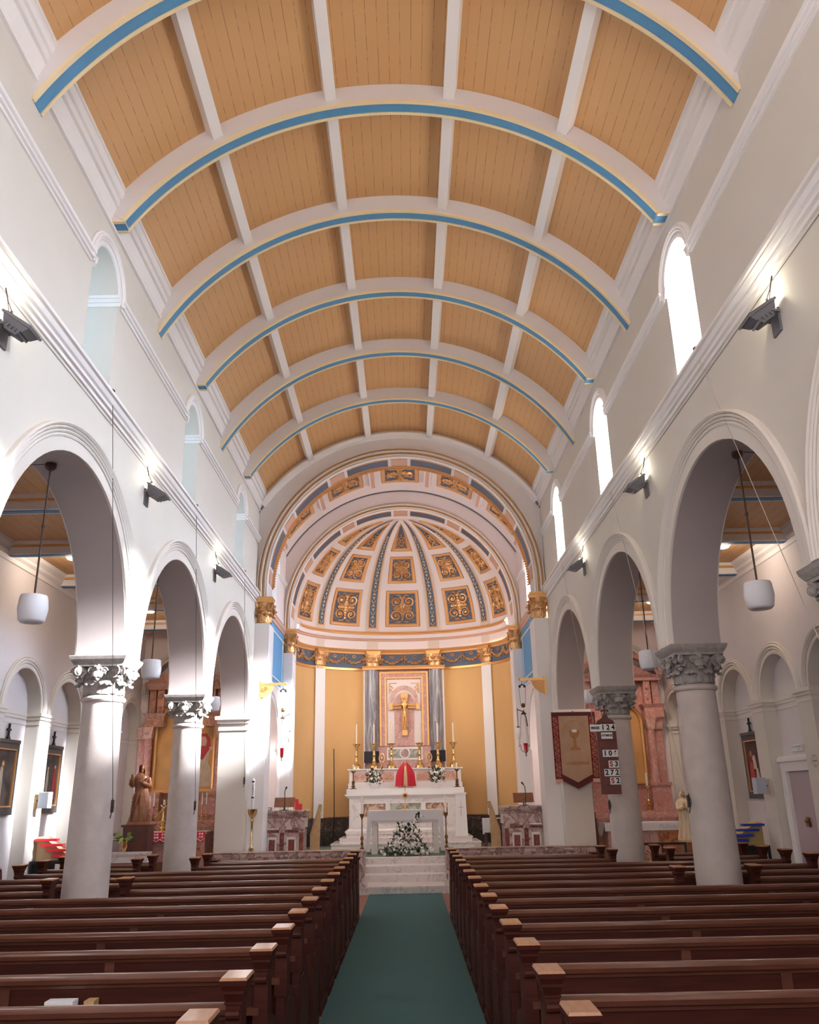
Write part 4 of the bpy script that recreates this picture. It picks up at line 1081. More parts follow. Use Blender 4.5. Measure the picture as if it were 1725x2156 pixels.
# ------------------------------------------------------------------ marble ambos
def ambo(s, label):
    e = thing('ambo', label, 'lectern', (s * 2.545 + (0.0 if s < 0 else -0.045), 18.80, 0))
    e.location.z = FZ
    hx, hy = 0.44, 0.30
    t = MB(); t.box(-hx, hx, -hy, hy, 0.0, 0.60); obj('core', t, 'marble_red', e, smooth=False)
    t = MB()
    for q in (-1, 1):
        t.box(q * 0.20 - 0.155, q * 0.20 + 0.155, -hy - 0.02, -hy, 0.0, 0.55)
    obj('surround', t, 'marble_rose', e, smooth=False)
    for q in (-1, 1):
        t = MB(); t.box(q * 0.20 - 0.095, q * 0.20 + 0.095, -hy - 0.035, -hy - 0.02, 0.04, 0.47); fr_ = obj('panel_frame', t, 'marble_white', e, smooth=False)
        t = MB(); t.box(q * 0.20 - 0.062, q * 0.20 + 0.062, -hy - 0.040, -hy - 0.035, 0.05, 0.42); obj('inset_panel', t, 'marble_red', fr_, smooth=False)
    for x in (-0.40, 0.0, 0.40):
        t = MB(); t.frus(x, -hy - 0.01, 0.55, 0.05, 0.03, 0.62, 0.07, 0.05); t.box(x - 0.065, x + 0.065, -hy - 0.05, -hy + 0.02, 0.62, 0.65); obj('pilaster_capital', t, 'marble_rose', e, smooth=False)
    t = MB(); t.box(-hx - 0.02, hx + 0.02, -hy - 0.04, hy + 0.02, 0.64, 0.83); t.frus(0, 0, 0.83, hx + 0.03, hy + 0.04, 0.87, hx + 0.06, hy + 0.06); obj('entablature', t, 'marble_rose', e, smooth=False)
    t = MB(); t.frus(0, 0, 0.87, hx + 0.0, hy + 0.0, 0.90, hx + 0.02, hy + 0.02); t.frus(0, 0, 0.90, hx + 0.03, hy + 0.03, 0.96, hx + 0.065, hy + 0.06); t.box(-hx - 0.07, hx + 0.07, -hy - 0.065, hy + 0.065, 0.96, 0.985); obj('cornice', t, 'marble_rose', e, smooth=False)
    return e
ambo(-1, 'carved rose marble ambo on the left of the sanctuary with two dark red panels')
ambo(1, 'carved rose marble ambo on the right of the sanctuary with two dark red panels')
ZT = FZ + 0.985
def stand(x, y, label, w=0.43, h=0.21):
    e = thing('book_stand', label, 'book stand', (x, y, ZT))
    t = MB(); t.box(-w / 2, w / 2, -0.01, 0.01, 0, h); M = Matrix.Translation((0, 0, 0.065)) @ Matrix.Rotation(radians(-28), 4, 'X'); t.xform(M); obj('board', t, 'brownwood', e, smooth=False)
    t = MB(); t.tube([(0, 0.02, 0), (0, 0.03, 0.14)], 0.018, 8); t.box(-0.1, 0.1, -0.02, 0.10, 0, 0.012); obj('foot', t, 'bronze', e)
stand(-2.55, 18.76, 'brown wooden book stand on the left ambo'); stand(2.52, 18.76, 'brown wooden book stand on the right ambo')
def mic(x, y, lab, lean):
    e = thing('microphone', lab, 'microphone', (x, y, ZT))
    t = MB(); t.lathe([(0.05, 0), (0.05, 0.012), (0.01, 0.02)], n=12); obj('base', t, 'black', e)
    t = MB(); t.tube([(0, 0, 0.01), (0.006, -0.01, 0.2), (0.0, -0.02, 0.37), (lean * 0.4, -0.02, 0.42)], 0.009, 6); obj('gooseneck', t, 'black', e)
    t = MB(); t.tube([(lean * 0.4, -0.02, 0.42), (lean, -0.02, 0.47)], 0.016, 8); obj('head', t, 'black', e)
mic(-2.515, 18.55, 'black gooseneck microphone on the left ambo', 0.04); mic(2.53, 18.55, 'black gooseneck microphone on the right ambo', -0.07)
t = MB(); t.box(-0.11, 0.11, -0.08, 0.08, 0, 0.014); t.box(-0.105, 0.11, -0.075, 0.08, 0.05, 0.064); t.box(0.10, 0.11, -0.08, 0.08, 0, 0.064)
e = thing('closed_book', 'thick grey book lying at the left end of the left ambo', 'book', (-2.92, 18.72, ZT)); obj('cover', t, 'greymetal', e, smooth=False)
t = MB(); t.box(-0.10, 0.10, -0.074, 0.072, 0.014, 0.05); obj('pages', t, 'card', e, smooth=False)
e = thing('red_folder', 'bright red book standing open on the left ambo beside the stand', 'book', (-2.25, 18.78, ZT))
t = MB(); t.box(-0.075, 0.075, -0.012, 0.012, 0, 0.12); obj('front_cover', t, 'redplastic', e, smooth=False)
t = MB(); t.prism([(-0.06, 0), (0.03, 0), (-0.02, 0.22), (-0.09, 0.22)], 'y', 0.04, 0.06); obj('back_cover', t, 'redplastic', e, smooth=False)
for x, lb in ((-2.40, 'small white cruet on the left ambo'), (-2.36, 'smaller white cup touching the cruet on the left ambo')):
    t = MB(); t.lathe([(0.018, 0), (0.022, 0.02), (0.012, 0.045), (0.014, 0.06)], n=10); o = obj('cruet', t, 'whiteplastic'); o.location = (x, 18.50, ZT); tag(o, lb, 'cruet')
# slanted wooden handrails beside the ambos
for s in (-1, 1):
    t = MB(); P = [(s * 1.99, 0.0), (s * 1.80, 0.0), (s * 1.77, 1.08), (s * 1.81, 1.09), (s * 1.99, 0.47)]
    t.prism(P, 'y', -0.03, 0.03)
    e = thing('hand_rail', 'pale slanting wooden handrail panel beside the %s ambo' % SIDE[s], 'handrail', (0, 18.75, FZ)); obj('panel', t, 'lightwood', e, smooth=False)
    t = MB(); t.tube([(s * 1.99, -0.03, 0.47), (s * 1.80, -0.03, 1.09), (s * 1.76, -0.03, 1.08), (s * 1.765, -0.03, 0.95)], 0.013, 6); obj('rail', t, 'lightwood', e)
# ------------------------------------------------------------------ altar table with cloth
e = thing('altar_table', 'white altar table on four square legs facing the nave', 'altar', (-0.01, 20.45, FZ))
t = MB(); t.box(-0.80, 0.80, -0.32, 0.32, 0.86, 0.91); obj('tabletop', t, 'marble_white_plain', e, smooth=False)
for x in (-0.69, 0.69):
    for y in (-0.26, 0.26):
        t = MB(); t.box(x - 0.065, x + 0.065, y - 0.05, y + 0.05, 0, 0.86); obj('leg', t, 'marble_white', e, smooth=False)
e = thing('altar_cloth', 'white lace-edged cloth hanging over the altar table', 'altar cloth', (-0.01, 20.45, FZ))
t = MB(); t.box(-0.835, 0.835, -0.345, 0.345, 0.912, 0.920)
t.box(-0.835, 0.835, -0.35, -0.342, 0.70, 0.918)
obj('cloth_top', t, 'cloth_white', e, smooth=False)
t = MB(); n = 40
for i in range(n):   # pointed lace hem
    x0 = -0.835 + 1.67 * i / n; x1 = x0 + 1.67 / n; xm = (x0 + x1) / 2
    t.prism([(x0, 0.71), (x1, 0.71), (x1, 0.66), (xm, 0.625), (x0, 0.66)], 'y', -0.352, -0.346)
obj('lace_hem', t, 'cloth_lace', e, smooth=False)
for s in (-1, 1):
    t = MB()
    def side(u, v, s=s):
        z = 0.918 - 0.88 * u; w = 0.34
        return (s * (0.838 + 0.05 * u + 0.018 * sin(v * 16) * u), -w + 2 * w * v, z)
    t.grid(side, 10, 30)
    t.grid(lambda u, v, s=s: (s * (0.843 - 0.10 * v + 0.045 * u + 0.006 * sin(v * 20)), -0.350 - 0.012 * u, 0.918 - 0.86 * u), 8, 8)
    obj('side_drop', t, 'cloth_white', e)
# flower arrangement in front of the altar table
def flowers(loc, label, shapef, n, rr, name='flower_arrangement', big=None, seed=1):
    rnd = random.Random(seed); e = thing(name, label, 'flowers', loc)
    gl = MB(); pl = []
    for i in range(int(n * 5.5)):
        p = shapef(rnd); d = Vector((rnd.uniform(-1, 1), rnd.uniform(-0.7, 0.2), rnd.uniform(-0.3, 1))).normalized() * rnd.uniform(0.06, 0.13) * rr / 0.033
        q = Vector(p); w = Vector((d.z, d.x, -d.y)).normalized() * d.length * 0.22
        gl.add([q, q + d * 0.5 + w, q + d, q + d * 0.5 - w], [(0, 1, 2, 3)])
    obj('foliage', gl, 'leaf', e, smooth=False, recalc=False)
    for i in range(n):
        p = shapef(rnd); r = rr * rnd.uniform(0.6, 1.25)
        if big and i % big == 0: r *= 2.0
        key = rnd.randint(0, 2)
        def bloom():
            b_ = MB()
            b_.grid(lambda u, v: ((1 + 0.18 * sin(7 * 2 * pi * u + v * 9)) * sin(pi * v) * cos(2 * pi * u), (1 + 0.18 * sin(7 * 2 * pi * u + v * 9)) * sin(pi * v) * sin(2 * pi * u), cos(pi * v)), 14, 7, cu=True)
            return b_
        o = shared('bloom', 'b', bloom, 'petal', e)
        o.location = (p[0], p[1] - 0.03, p[2]); o.scale = (r, r, r * 0.9); o.rotation_euler = (rnd.random() * 3, rnd.random() * 3, 0)
    return e
def shp_main(r):
    t_ = r.random()
    if t_ < 0.70:
        z = 0.02 + 0.62 * r.random() ** 1.3; w = 0.52 * (1 - z / 0.82) ** 0.8
        return (r.uniform(-w, w) + 0.02, r.uniform(-0.18, 0.10), z)
    if t_ < 0.88:
        return (r.uniform(-0.55, 0.55), r.uniform(-0.2, 0.05), r.uniform(0.02, 0.12))
    k = r.random(); return (0.02 + 0.34 * k, r.uniform(-0.08, 0.04), 0.50 + 0.34 * k + r.uniform(-0.04, 0.04))
flowers((0.0, 19.62, FZ), 'large triangular spray of white flowers standing before the altar table', shp_main, 125, 0.029, big=6, seed=4)
# tall thin candlesticks beside the altar table
def cstick(loc, label, h, ch, rad, m_='brass', wax='wax', style=0, name='candlestick', cr=0.022):
    e = thing(name, label, 'candlestick', loc)
    t = MB(); k = rad
    if style == 0:
        P = [(0.0, 0), (k * 1.0, 0), (k * 1.0, 0.03 * h), (k * 0.85, 0.07 * h), (k * 0.9, 0.12 * h), (k * .5, 0.20 * h), (k * .30, 0.26 * h), (k * .42, 0.30 * h), (k * .28, 0.34 * h), (k * .26, 0.52 * h), (k * .36, 0.55 * h), (k * .26, 0.58 * h), (k * .24, 0.80 * h), (k * .40, 0.84 * h), (k * .30, 0.87 * h), (k * .45, 0.91 * h), (k * .78, 0.97 * h), (k * .80, 1.0 * h), (0.0, 1.0 * h)]
    else:
        P = [(0.0, 0), (k, 0), (k * 1.0, 0.02 * h), (k * .55, 0.05 * h), (k * .22, 0.09 * h), (k * .5, 0.13 * h), (k * .6, 0.17 * h), (k * .2, 0.22 * h), (k * .5, 0.28 * h), (k * .25, 0.33 * h), (k * .55, 0.40 * h), (k * .2, 0.47 * h), (k * .16, 0.85 * h), (k * .3, 0.90 * h), (k * .7, 0.97 * h), (k * .7, h), (0, h)]
    t.lathe(P, n=18); obj('stem', t, m_, e, angle=50)
    t = MB(); t.lathe([(cr, h), (cr, h + ch * 0.93), (cr * 0.6, h + ch), (0, h + ch)], n=12); obj('candle', t, wax, e)
    t = MB(); t.tube([(0, 0, h + ch), (0, 0, h + ch + 0.012)], 0.002, 4); obj('wick', t, 'black', e)
    return e
cstick((-0.97, 19.95, FZ), 'slim bronze candlestick left of the altar table with a white candle', 0.86, 0.38, 0.075, 'bronze', 'waxwhite', 1)
cstick((0.905, 19.95, FZ), 'slim bronze candlestick right of the altar table with a white candle', 0.86, 0.38, 0.075, 'bronze', 'waxwhite', 1)
# altar cross with sunburst on the table
e = thing('altar_crucifix', 'small gold sunburst stand with a thin cross on the altar table', 'altar cross', (0.0, 20.45, FZ + 0.921))
t = MB(); t.lathe([(0.075, 0), (0.07, 0.02), (0.02, 0.05), (0.012, 0.09), (0.022, 0.11), (0.010, 0.13), (0.010, 0.24)], n=14); obj('stem', t, 'gold', e)
t = MB()
for k in range(24):
    a = 2 * pi * k / 24; r_o = 0.10 if k % 2 else 0.075
    t.tube([(0.03 * cos(a), 0, 0.31 + 0.03 * sin(a)), (r_o * cos(a), 0, 0.31 + r_o * sin(a))], [0.006, 0.002], 4)
obj('sunburst', t, 'gold', e)
t = MB(); t.ball((0, -0.005, 0.31), 0.035, 12, 6, sy=0.4); obj('boss', t, 'bronze', e)
t = MB(); t.box(-0.006, 0.006, -0.004, 0.004, 0.40, 0.56); t.box(-0.035, 0.035, -0.004, 0.004, 0.50, 0.512); obj('cross', t, 'bronze', e, smooth=False)

# ------------------------------------------------------------------ high altar
st = MB()
for (y, x, z0, z1) in ((22.20, 1.87, FZ, 0.63), (22.47, 1.68, 0.63, 0.745), (22.72, 1.53, 0.745, 0.86)):
    st.box(-x + 0.02, x - 0.02, y + 0.02, 24.0, z0, z1 - 0.03); st.box(-x, x, y, 24.0, z1 - 0.03, z1)
tag(obj('altar_steps', st, 'marble_white', smooth=False), 'three wide veined marble steps under the high altar', 'steps')
e = thing('high_altar', 'white marble high altar with inlaid coloured panels in the apse', 'altar', (0, 22.98, 0.86))
t = MB(); t.box(-1.57, 1.57, -0.03, 0.75, 0.0, 0.03); t.frus(0, 0.36, 0.03, 1.56, 0.40, 0.10, 1.47, 0.36); obj('base', t, 'marble_white_plain', e, smooth=False)
t = MB(); t.box(-1.46, 1.46, 0.0, 0.72, 0.08, 0.83); obj('body', t, 'marble_white_plain', e, smooth=False)
t = MB()
for x in (-1.29, 1.29): t.box(x - 0.16, x + 0.16, -0.02, 0.0, 0.10, 0.82)
t.box(-1.13, 1.13, -0.012, 0.0, 0.70, 0.80); t.box(-1.13, 1.13, -0.012, 0.0, 0.10, 0.34)
obj('front_slabs', t, 'marble_white', e, smooth=False)
for i, (a, b_, m_) in enumerate(((-1.09, -0.52, 'marble_inlay'), (-0.40, 0.40, 'marble_green'), (0.52, 1.09, 'marble_inlay'))):
    t = MB(); t.box(a, b_, -0.008, 0.0, 0.36, 0.69); obj('inlaid_panel', t, m_, e, smooth=False)
    t = MB()
    for q in ((a - 0.03, b_ + 0.03, 0.69, 0.71), (a - 0.03, b_ + 0.03, 0.34, 0.36)): t.box(q[0], q[1], -0.02, 0, q[2], q[3])
    t.box(a - 0.03, a, -0.02, 0, 0.36, 0.69); t.box(b_, b_ + 0.03, -0.02, 0, 0.36, 0.69); obj('panel_frame', t, 'marble_white_plain', e, smooth=False)
t = MB(); t.frus(0, 0.36, 0.82, 1.47, 0.37, 0.89, 1.55, 0.42); t.box(-1.57, 1.57, -0.07, 0.78, 0.89, 0.93); t.box(-1.53, 1.53, -0.05, 0.76, 0.93, 0.945)
t.box(-1.53, 1.53, -0.04, 0.74, 0.945, 1.06); obj('mensa', t, 'marble_white_plain', e, smooth=False)
t = MB(); t.box(-1.50, 1.50, 0.55, 1.05, 1.06, 1.52); t.frus(0, 0.80, 1.52, 1.50, 0.26, 1.545, 1.54, 0.29); t.box(-1.55, 1.55, 0.50, 1.08, 1.545, 1.575); t.box(-1.52, 1.52, 0.45, 0.55, 1.06, 1.20)
obj('gradine', t, 'marble_white_plain', e, smooth=False)
for a, b_ in ((-1.40, -0.86), (-0.74, -0.30), (0.30, 0.74), (0.86, 1.40)):
    t = MB(); t.box(a, b_, 0.540, 0.552, 1.24, 1.48); p = obj('scroll_panel', t, 'marble_salmon', e, smooth=False)
    t = MB(); nn = 3
    for k in range(nn):
        cx = a + (b_ - a) * (k + 0.5) / nn; R = 0.075
        t.tube([(x, 0.532, z) for x, z in spiral(cx, 1.36, R, 0.015, 0, 1.5 if k % 2 else -1.5, 16)], 0.008, 5)
    obj('scroll_inlay', t, 'goldpaint', p)
# leaning marble pillar at the right end
e = thing('marble_pillar', 'plain white marble pillar with an incised cross at the right end of the high altar', 'pillar', (1.40, 22.50, 0.745))
t = MB(); t.frus(0, 0, 0, 0.155, 0.10, 1.00, 0.125, 0.09); t.box(-0.15, 0.15, -0.11, 0.11, 1.0, 1.04); obj('shaft', t, 'marble_white_plain', e, smooth=False)
t = MB(); t.box(-0.005, 0.005, -0.108, -0.098, 0.48, 0.82); t.box(-0.06, 0.06, -0.108, -0.098, 0.68, 0.69); obj('incised_cross', t, 'marble_salmon', e, smooth=False)
# six big candlesticks
GZ = 0.86 + 1.575
cn = ['outermost left', 'second from left', 'third from left', 'third from right', 'second from right', 'outermost right']
for x, nm in zip((-1.32, -0.84, -0.365, 0.405, 0.905, 1.335), cn):
    cstick((x, 23.76, GZ), 'tall brass candlestick with a cream candle on the high altar, %s of six' % nm, 0.66, 0.53, 0.135, 'brass', 'wax', 0)
for x, nm in ((-1.37, 'left'), (1.37, 'right')):
    cstick((x, 23.22, 0.86 + 1.06), 'small slender candlestick at the %s end of the high altar shelf' % nm, 0.46, 0.16, 0.10, 'bronze', 'waxwhite', 1)
# veiled tabernacle
e = thing('tabernacle', 'tabernacle draped in a red veil with a pale gold gap at the centre', 'tabernacle', (0.01, 23.18, 0.86 + 1.062))
t = MB(); t.box(-0.20, 0.20, -0.14, 0.14, 0, 0.03); t.box(-0.10, 0.10, -0.075, 0.075, 0.03, 0.40); obj('chest', t, 'lightwood', e, smooth=False)
def veil(u, v):
    a = -pi * 0.5 + radians(11) + (2 * pi - radians(22)) * v
    hgt = 0.045 + 0.62 * (1 - u); rr = 0.015 + 0.20 * (max(0, sin(min(1, u * 1.6) * pi / 2)) ** 0.8) + 0.035 * u
    rr *= 1 + 0.05 * u * sin(v * 60)
    return (rr * 1.05 * cos(a), rr * 0.72 * sin(a), hgt)
t = MB(); t.grid(veil, 14, 80); obj('veil', t, 'cloth_red', e)
t = MB()
for q in (-1, 1): t.tube([(q * (0.008 + 0.038 * u ** .6), -0.02 - 0.15 * min(1, u * 1.5) ** .7, 0.045 + 0.62 * (1 - u)) for u in [k / 10 for k in range(11)]], 0.008, 5)
obj('gold_braid', t, 'gold', e)
t = MB(); t.frus(0, -0.105, 0.04, 0.05, 0.03, 0.56, 0.02, 0.005); obj('inner_veil', t, 'marycloth', e, smooth=False)
# reliquaries and altar flowers
for x, nm in ((-0.625, 'left'), (0.66, 'right')):
    e = thing('reliquary', 'small gold flame-shaped reliquary on the %s of the tabernacle' % nm, 'reliquary', (x, 23.70, GZ))
    t = MB(); t.lathe([(0.06, 0), (0.055, 0.02), (0.015, 0.06), (0.012, 0.16), (0.02, 0.18)], n=12); obj('stem', t, 'gold', e)
    t = MB(); pts = [(0.075 * sin(a) * (1 - 0.25 * max(0, -cos(a))), 0, 0.28 - 0.115 * cos(a)) for a in [2 * pi * k / 24 for k in range(25)]]
    t.tube(pts, 0.014, 6, False); t.ball((0, 0, 0.28), 0.028, 10, 6, sy=0.5); obj('frame', t, 'gold', e)
def shp_ball(r):
    a = r.uniform(0, 2 * pi); q = r.random() ** 0.5
    z = r.uniform(-1, 1)
    return (0.21 * q * cos(a), 0.10 * q * sin(a) - 0.05, 0.27 + 0.17 * z + 0.04 * q)
for x, nm, sd_ in ((-0.80, 'left', 11), (0.84, 'right', 12)):
    e = flowers((x, 23.20, 0.86 + 1.062), 'round bowl of white roses on the %s of the high altar' % nm, shp_ball, 34, 0.030, seed=sd_)
    t = MB(); t.lathe([(0.09, 0), (0.12, 0.03), (0.135, 0.11), (0.12, 0.12), (0, 0.11)], n=18); obj('bowl', t, 'marble_white_plain', e)
# ------------------------------------------------------------------ reredos
RY = 24.46
e = thing('reredos', 'tall reredos with grey marble columns and gilt frames against the apse wall', 'reredos', (0, RY, 0))
t = MB(); t.box(-1.15, 1.15, 0.0, 0.14, 0.9, 5.20); obj('backing', t, 'marble_rosy', e, smooth=False)
for s in (-1, 1):
    t = MB(); x = s * 0.925; t.box(x - 0.185, x + 0.185, -0.10, 0.0, 2.92, 5.17); obj('marble_pilaster', t, 'marble_grey', e, smooth=False)
    t = MB(); t.lathe([(0.155, 2.92), (0.15, 5.17)], x, -0.10, 28); t.v = [(a, min(b_, 0.0), c) for a, b_, c in t.v]; obj('marble_column', t, 'marble_grey', e)
    t = MB(); t.box(x - 0.21, x + 0.21, -0.24, 0.0, 2.62, 2.92); obj('plinth', t, 'black', e, smooth=False)
    t = MB(); a, b_ = sorted((s * 1.115, s * 1.16)); t.box(a, b_, -0.05, 0.14, 2.4, 5.2); obj('edge_strip', t, 'trim', e, smooth=False)
t = MB(); t.box(-1.17, 1.17, -0.26, 0.14, 5.17, 5.22); t.frus(0, -0.06, 5.22, 1.16, 0.19, 5.27, 1.20, 0.22); obj('cornice', t, 'goldpaint', e, smooth=False)
def rframe(x, z0, z1, w, d, m_, nm='frame'):
    t = MB(); t.box(-x, x, -d, 0, z1 - w, z1)
    for s in (-1, 1): a, b_ = sorted((s * x, s * (x - w))); t.box(a, b_, -d, 0, z0, z1 - w)
    return obj(nm, t, m_, e, smooth=False)
rframe(0.695, 3.06, 5.12, 0.045, 0.10, 'gold', 'outer_gilt_frame'); rframe(0.65, 3.06, 5.075, 0.10, 0.06, 'marble_pink', 'pink_marble_frame'); rframe(0.55, 3.06, 4.975, 0.045, 0.09, 'gold', 'inner_gilt_frame'); rframe(0.505, 3.06, 4.93, 0.02, 0.05, 'marble_pink', 'inner_marble_edge')
t = MB(); t.box(-0.485, 0.485, -0.02, 0, 3.06, 4.91); obj('pale_marble_slab', t, 'pinkwhite', e, smooth=False)
t = MB(); t.prism([(-0.28, 3.06), (0.28, 3.06), (0.28, 4.25)] + [(0.28 * cos(a), 4.25 + 0.28 * sin(a)) for a in [pi * k / 16 for k in range(1, 16)]] + [(-0.28, 4.25)], 'y', -0.035, -0.02); obj('pink_arched_panel', t, 'marble_rosy', e, smooth=False)
t = MB(); t.ring_xz([(0.29, -0.05), (0.40, -0.05), (0.40, -0.02), (0.29, -0.02)], 0, 4.33, 0, pi, 24)
for s in (-1, 1):
    a, b_ = sorted((s * 0.29, s * 0.40)); t.box(a, b_, -0.05, -0.02, 4.20, 4.33); t.box(a - 0.01, b_ + 0.01, -0.06, -0.02, 4.17, 4.20)
obj('carved_arch', t, 'marble_salmon', e, smooth=False)
t = MB()
for s in (-1, 1):
    for k in range(6): t.ball((s * (0.385 - 0.03 * (k % 3)), -0.04, 4.74 - 0.035 * k), 0.022, 6, 4, sy=0.5)
    t.tube([(s * 0.41, -0.04, 4.80), (s * 0.20, -0.04, 4.80)], 0.012, 5); t.tube([(s * 0.41, -0.04, 4.80), (s * 0.41, -0.04, 4.52)], 0.012, 5)
obj('spandrel_carving', t, 'gold', e)
t = MB(); t.box(-0.74, 0.74, -0.05, 0.0, 2.45, 3.04); obj('lower_slab', t, 'marble_pink', e, smooth=False)
t = MB(); t.box(-0.50, 0.50, -0.07, -0.05, 2.68, 3.02); obj('predella_frame', t, 'marble_white_plain', e, smooth=False)
t = MB(); t.box(-0.46, 0.46, -0.075, -0.07, 2.73, 2.97); obj('green_panel', t, 'marble_green', e, smooth=False)
for r, d, m_, nm in ((0.15, 0.085, 'marble_white_plain', 'roundel_frame'), (0.115, 0.09, 'marble_rose', 'roundel')):
    t = MB(); t.prism([(r * cos(2 * pi * k / 32), 2.86 + r * sin(2 * pi * k / 32)) for k in range(32)], 'y', -d, -0.05); obj(nm, t, m_, e, smooth=False)
# crucifix
e = thing('crucifix', 'gilded crucifix with square-ended arms hung on the pink marble panel', 'crucifix', (0.01, RY - 0.10, 3.40))
t = MB(); t.box(-0.085, 0.085, -0.03, 0.03, 0.16, 1.02); t.box(-0.36, 0.36, -0.03, 0.03, 0.68, 0.80); t.box(-0.05, 0.05, -0.03, 0.03, 0.0, 0.2); obj('cross', t, 'goldpaint', e, smooth=False)
for q in ((-0.10, 0.10, 0.98, 1.12), (-0.075, 0.075, -0.06, 0.08), (-0.425, -0.335, 0.65, 0.83), (0.335, 0.425, 0.65, 0.83)):
    t = MB(); t.box(q[0], q[1], -0.04, 0.03, q[2], q[3]); obj('end_plate', t, 'gold', e, smooth=False)
# the figure: one skinned body
def skin_figure(name, verts, edges, radii, material, parent, sub=2):
    me = bpy.data.meshes.new(name); me.from_pydata(verts, edges, []); me.update()
    o = bpy.data.objects.new(name, me); COL.objects.link(o); o.parent = parent
    md = o.modifiers.new('skin', 'SKIN'); md.use_smooth_shade = True
    sv = me.skin_vertices[0].data if me.skin_vertices else None
    if sv is None:
        bm = bmesh.new(); bm.from_mesh(me); bm.verts.layers.skin.verify(); bm.to_mesh(me); bm.free(); sv = me.skin_vertices[0].data
    for i, r in enumerate(radii):
        sv[i].radius = (r, r) if not isinstance(r, tuple) else r
        sv[i].use_root = (i == 0)
    sb = o.modifiers.new('sub', 'SUBSURF'); sb.levels = sub; sb.render_levels = sub
    dg = bpy.context.evaluated_depsgraph_get()
    m2 = bpy.data.meshes.new_from_object(o.evaluated_get(dg)); o.modifiers.clear(); o.data = m2
    m2.materials.clear(); m2.materials.append(MATS[material])
    for p in m2.polygons: p.use_smooth = True
    return o
y = -0.06
V = [(0, y, 0.52), (0, y, 0.62), (0, y, 0.72), (0, y, 0.80), (0.0, y - 0.01, 0.86), (0, y - 0.02, 0.92),
     (0.07, y, 0.79), (0.17, y, 0.76), (0.29, y, 0.75), (0.33, y, 0.75), (-0.07, y, 0.79), (-0.17, y, 0.76), (-0.29, y, 0.75), (-0.33, y, 0.75),
     (0.035, y, 0.48), (0.03, y - 0.02, 0.33), (0.015, y, 0.18), (0.01, y - 0.02, 0.10), (-0.035, y, 0.48), (-0.03, y - 0.02, 0.33), (-0.015, y, 0.18), (-0.01, y - 0.02, 0.10)]
E_ = [(0, 1), (1, 2), (2, 3), (3, 4), (4, 5), (3, 6), (6, 7), (7, 8), (8, 9), (3, 10), (10, 11), (11, 12), (12, 13), (0, 14), (14, 15), (15, 16), (16, 17), (0, 18), (18, 19), (19, 20), (20, 21)]
Rr = [0.05, 0.042, 0.055, 0.045, 0.022, 0.04, 0.03, 0.022, 0.014, 0.012, 0.03, 0.022, 0.014, 0.012, 0.035, 0.028, 0.02, 0.014, 0.035, 0.028, 0.02, 0.014]
bd = skin_figure('body', V, E_, Rr, 'gold', e, 1)
t = MB(); t.lathe([(0.06, 0.44), (0.055, 0.55)], 0, y, 14); obj('loincloth', t, 'goldpaint', e)
t = MB(); t.ball((0, y + 0.0, 0.945), 0.045, 10, 6, sy=0.8); obj('hair', t, 'goldpaint', e)
t = MB(); t.lathe([(0.075, 0), (0.075, 0.008)], 0, 0, 20); t.xform(Matrix.Translation((0, y + 0.03, 0.93)) @ Matrix.Rotation(pi / 2, 4, 'X')); obj('halo', t, 'gold', e)

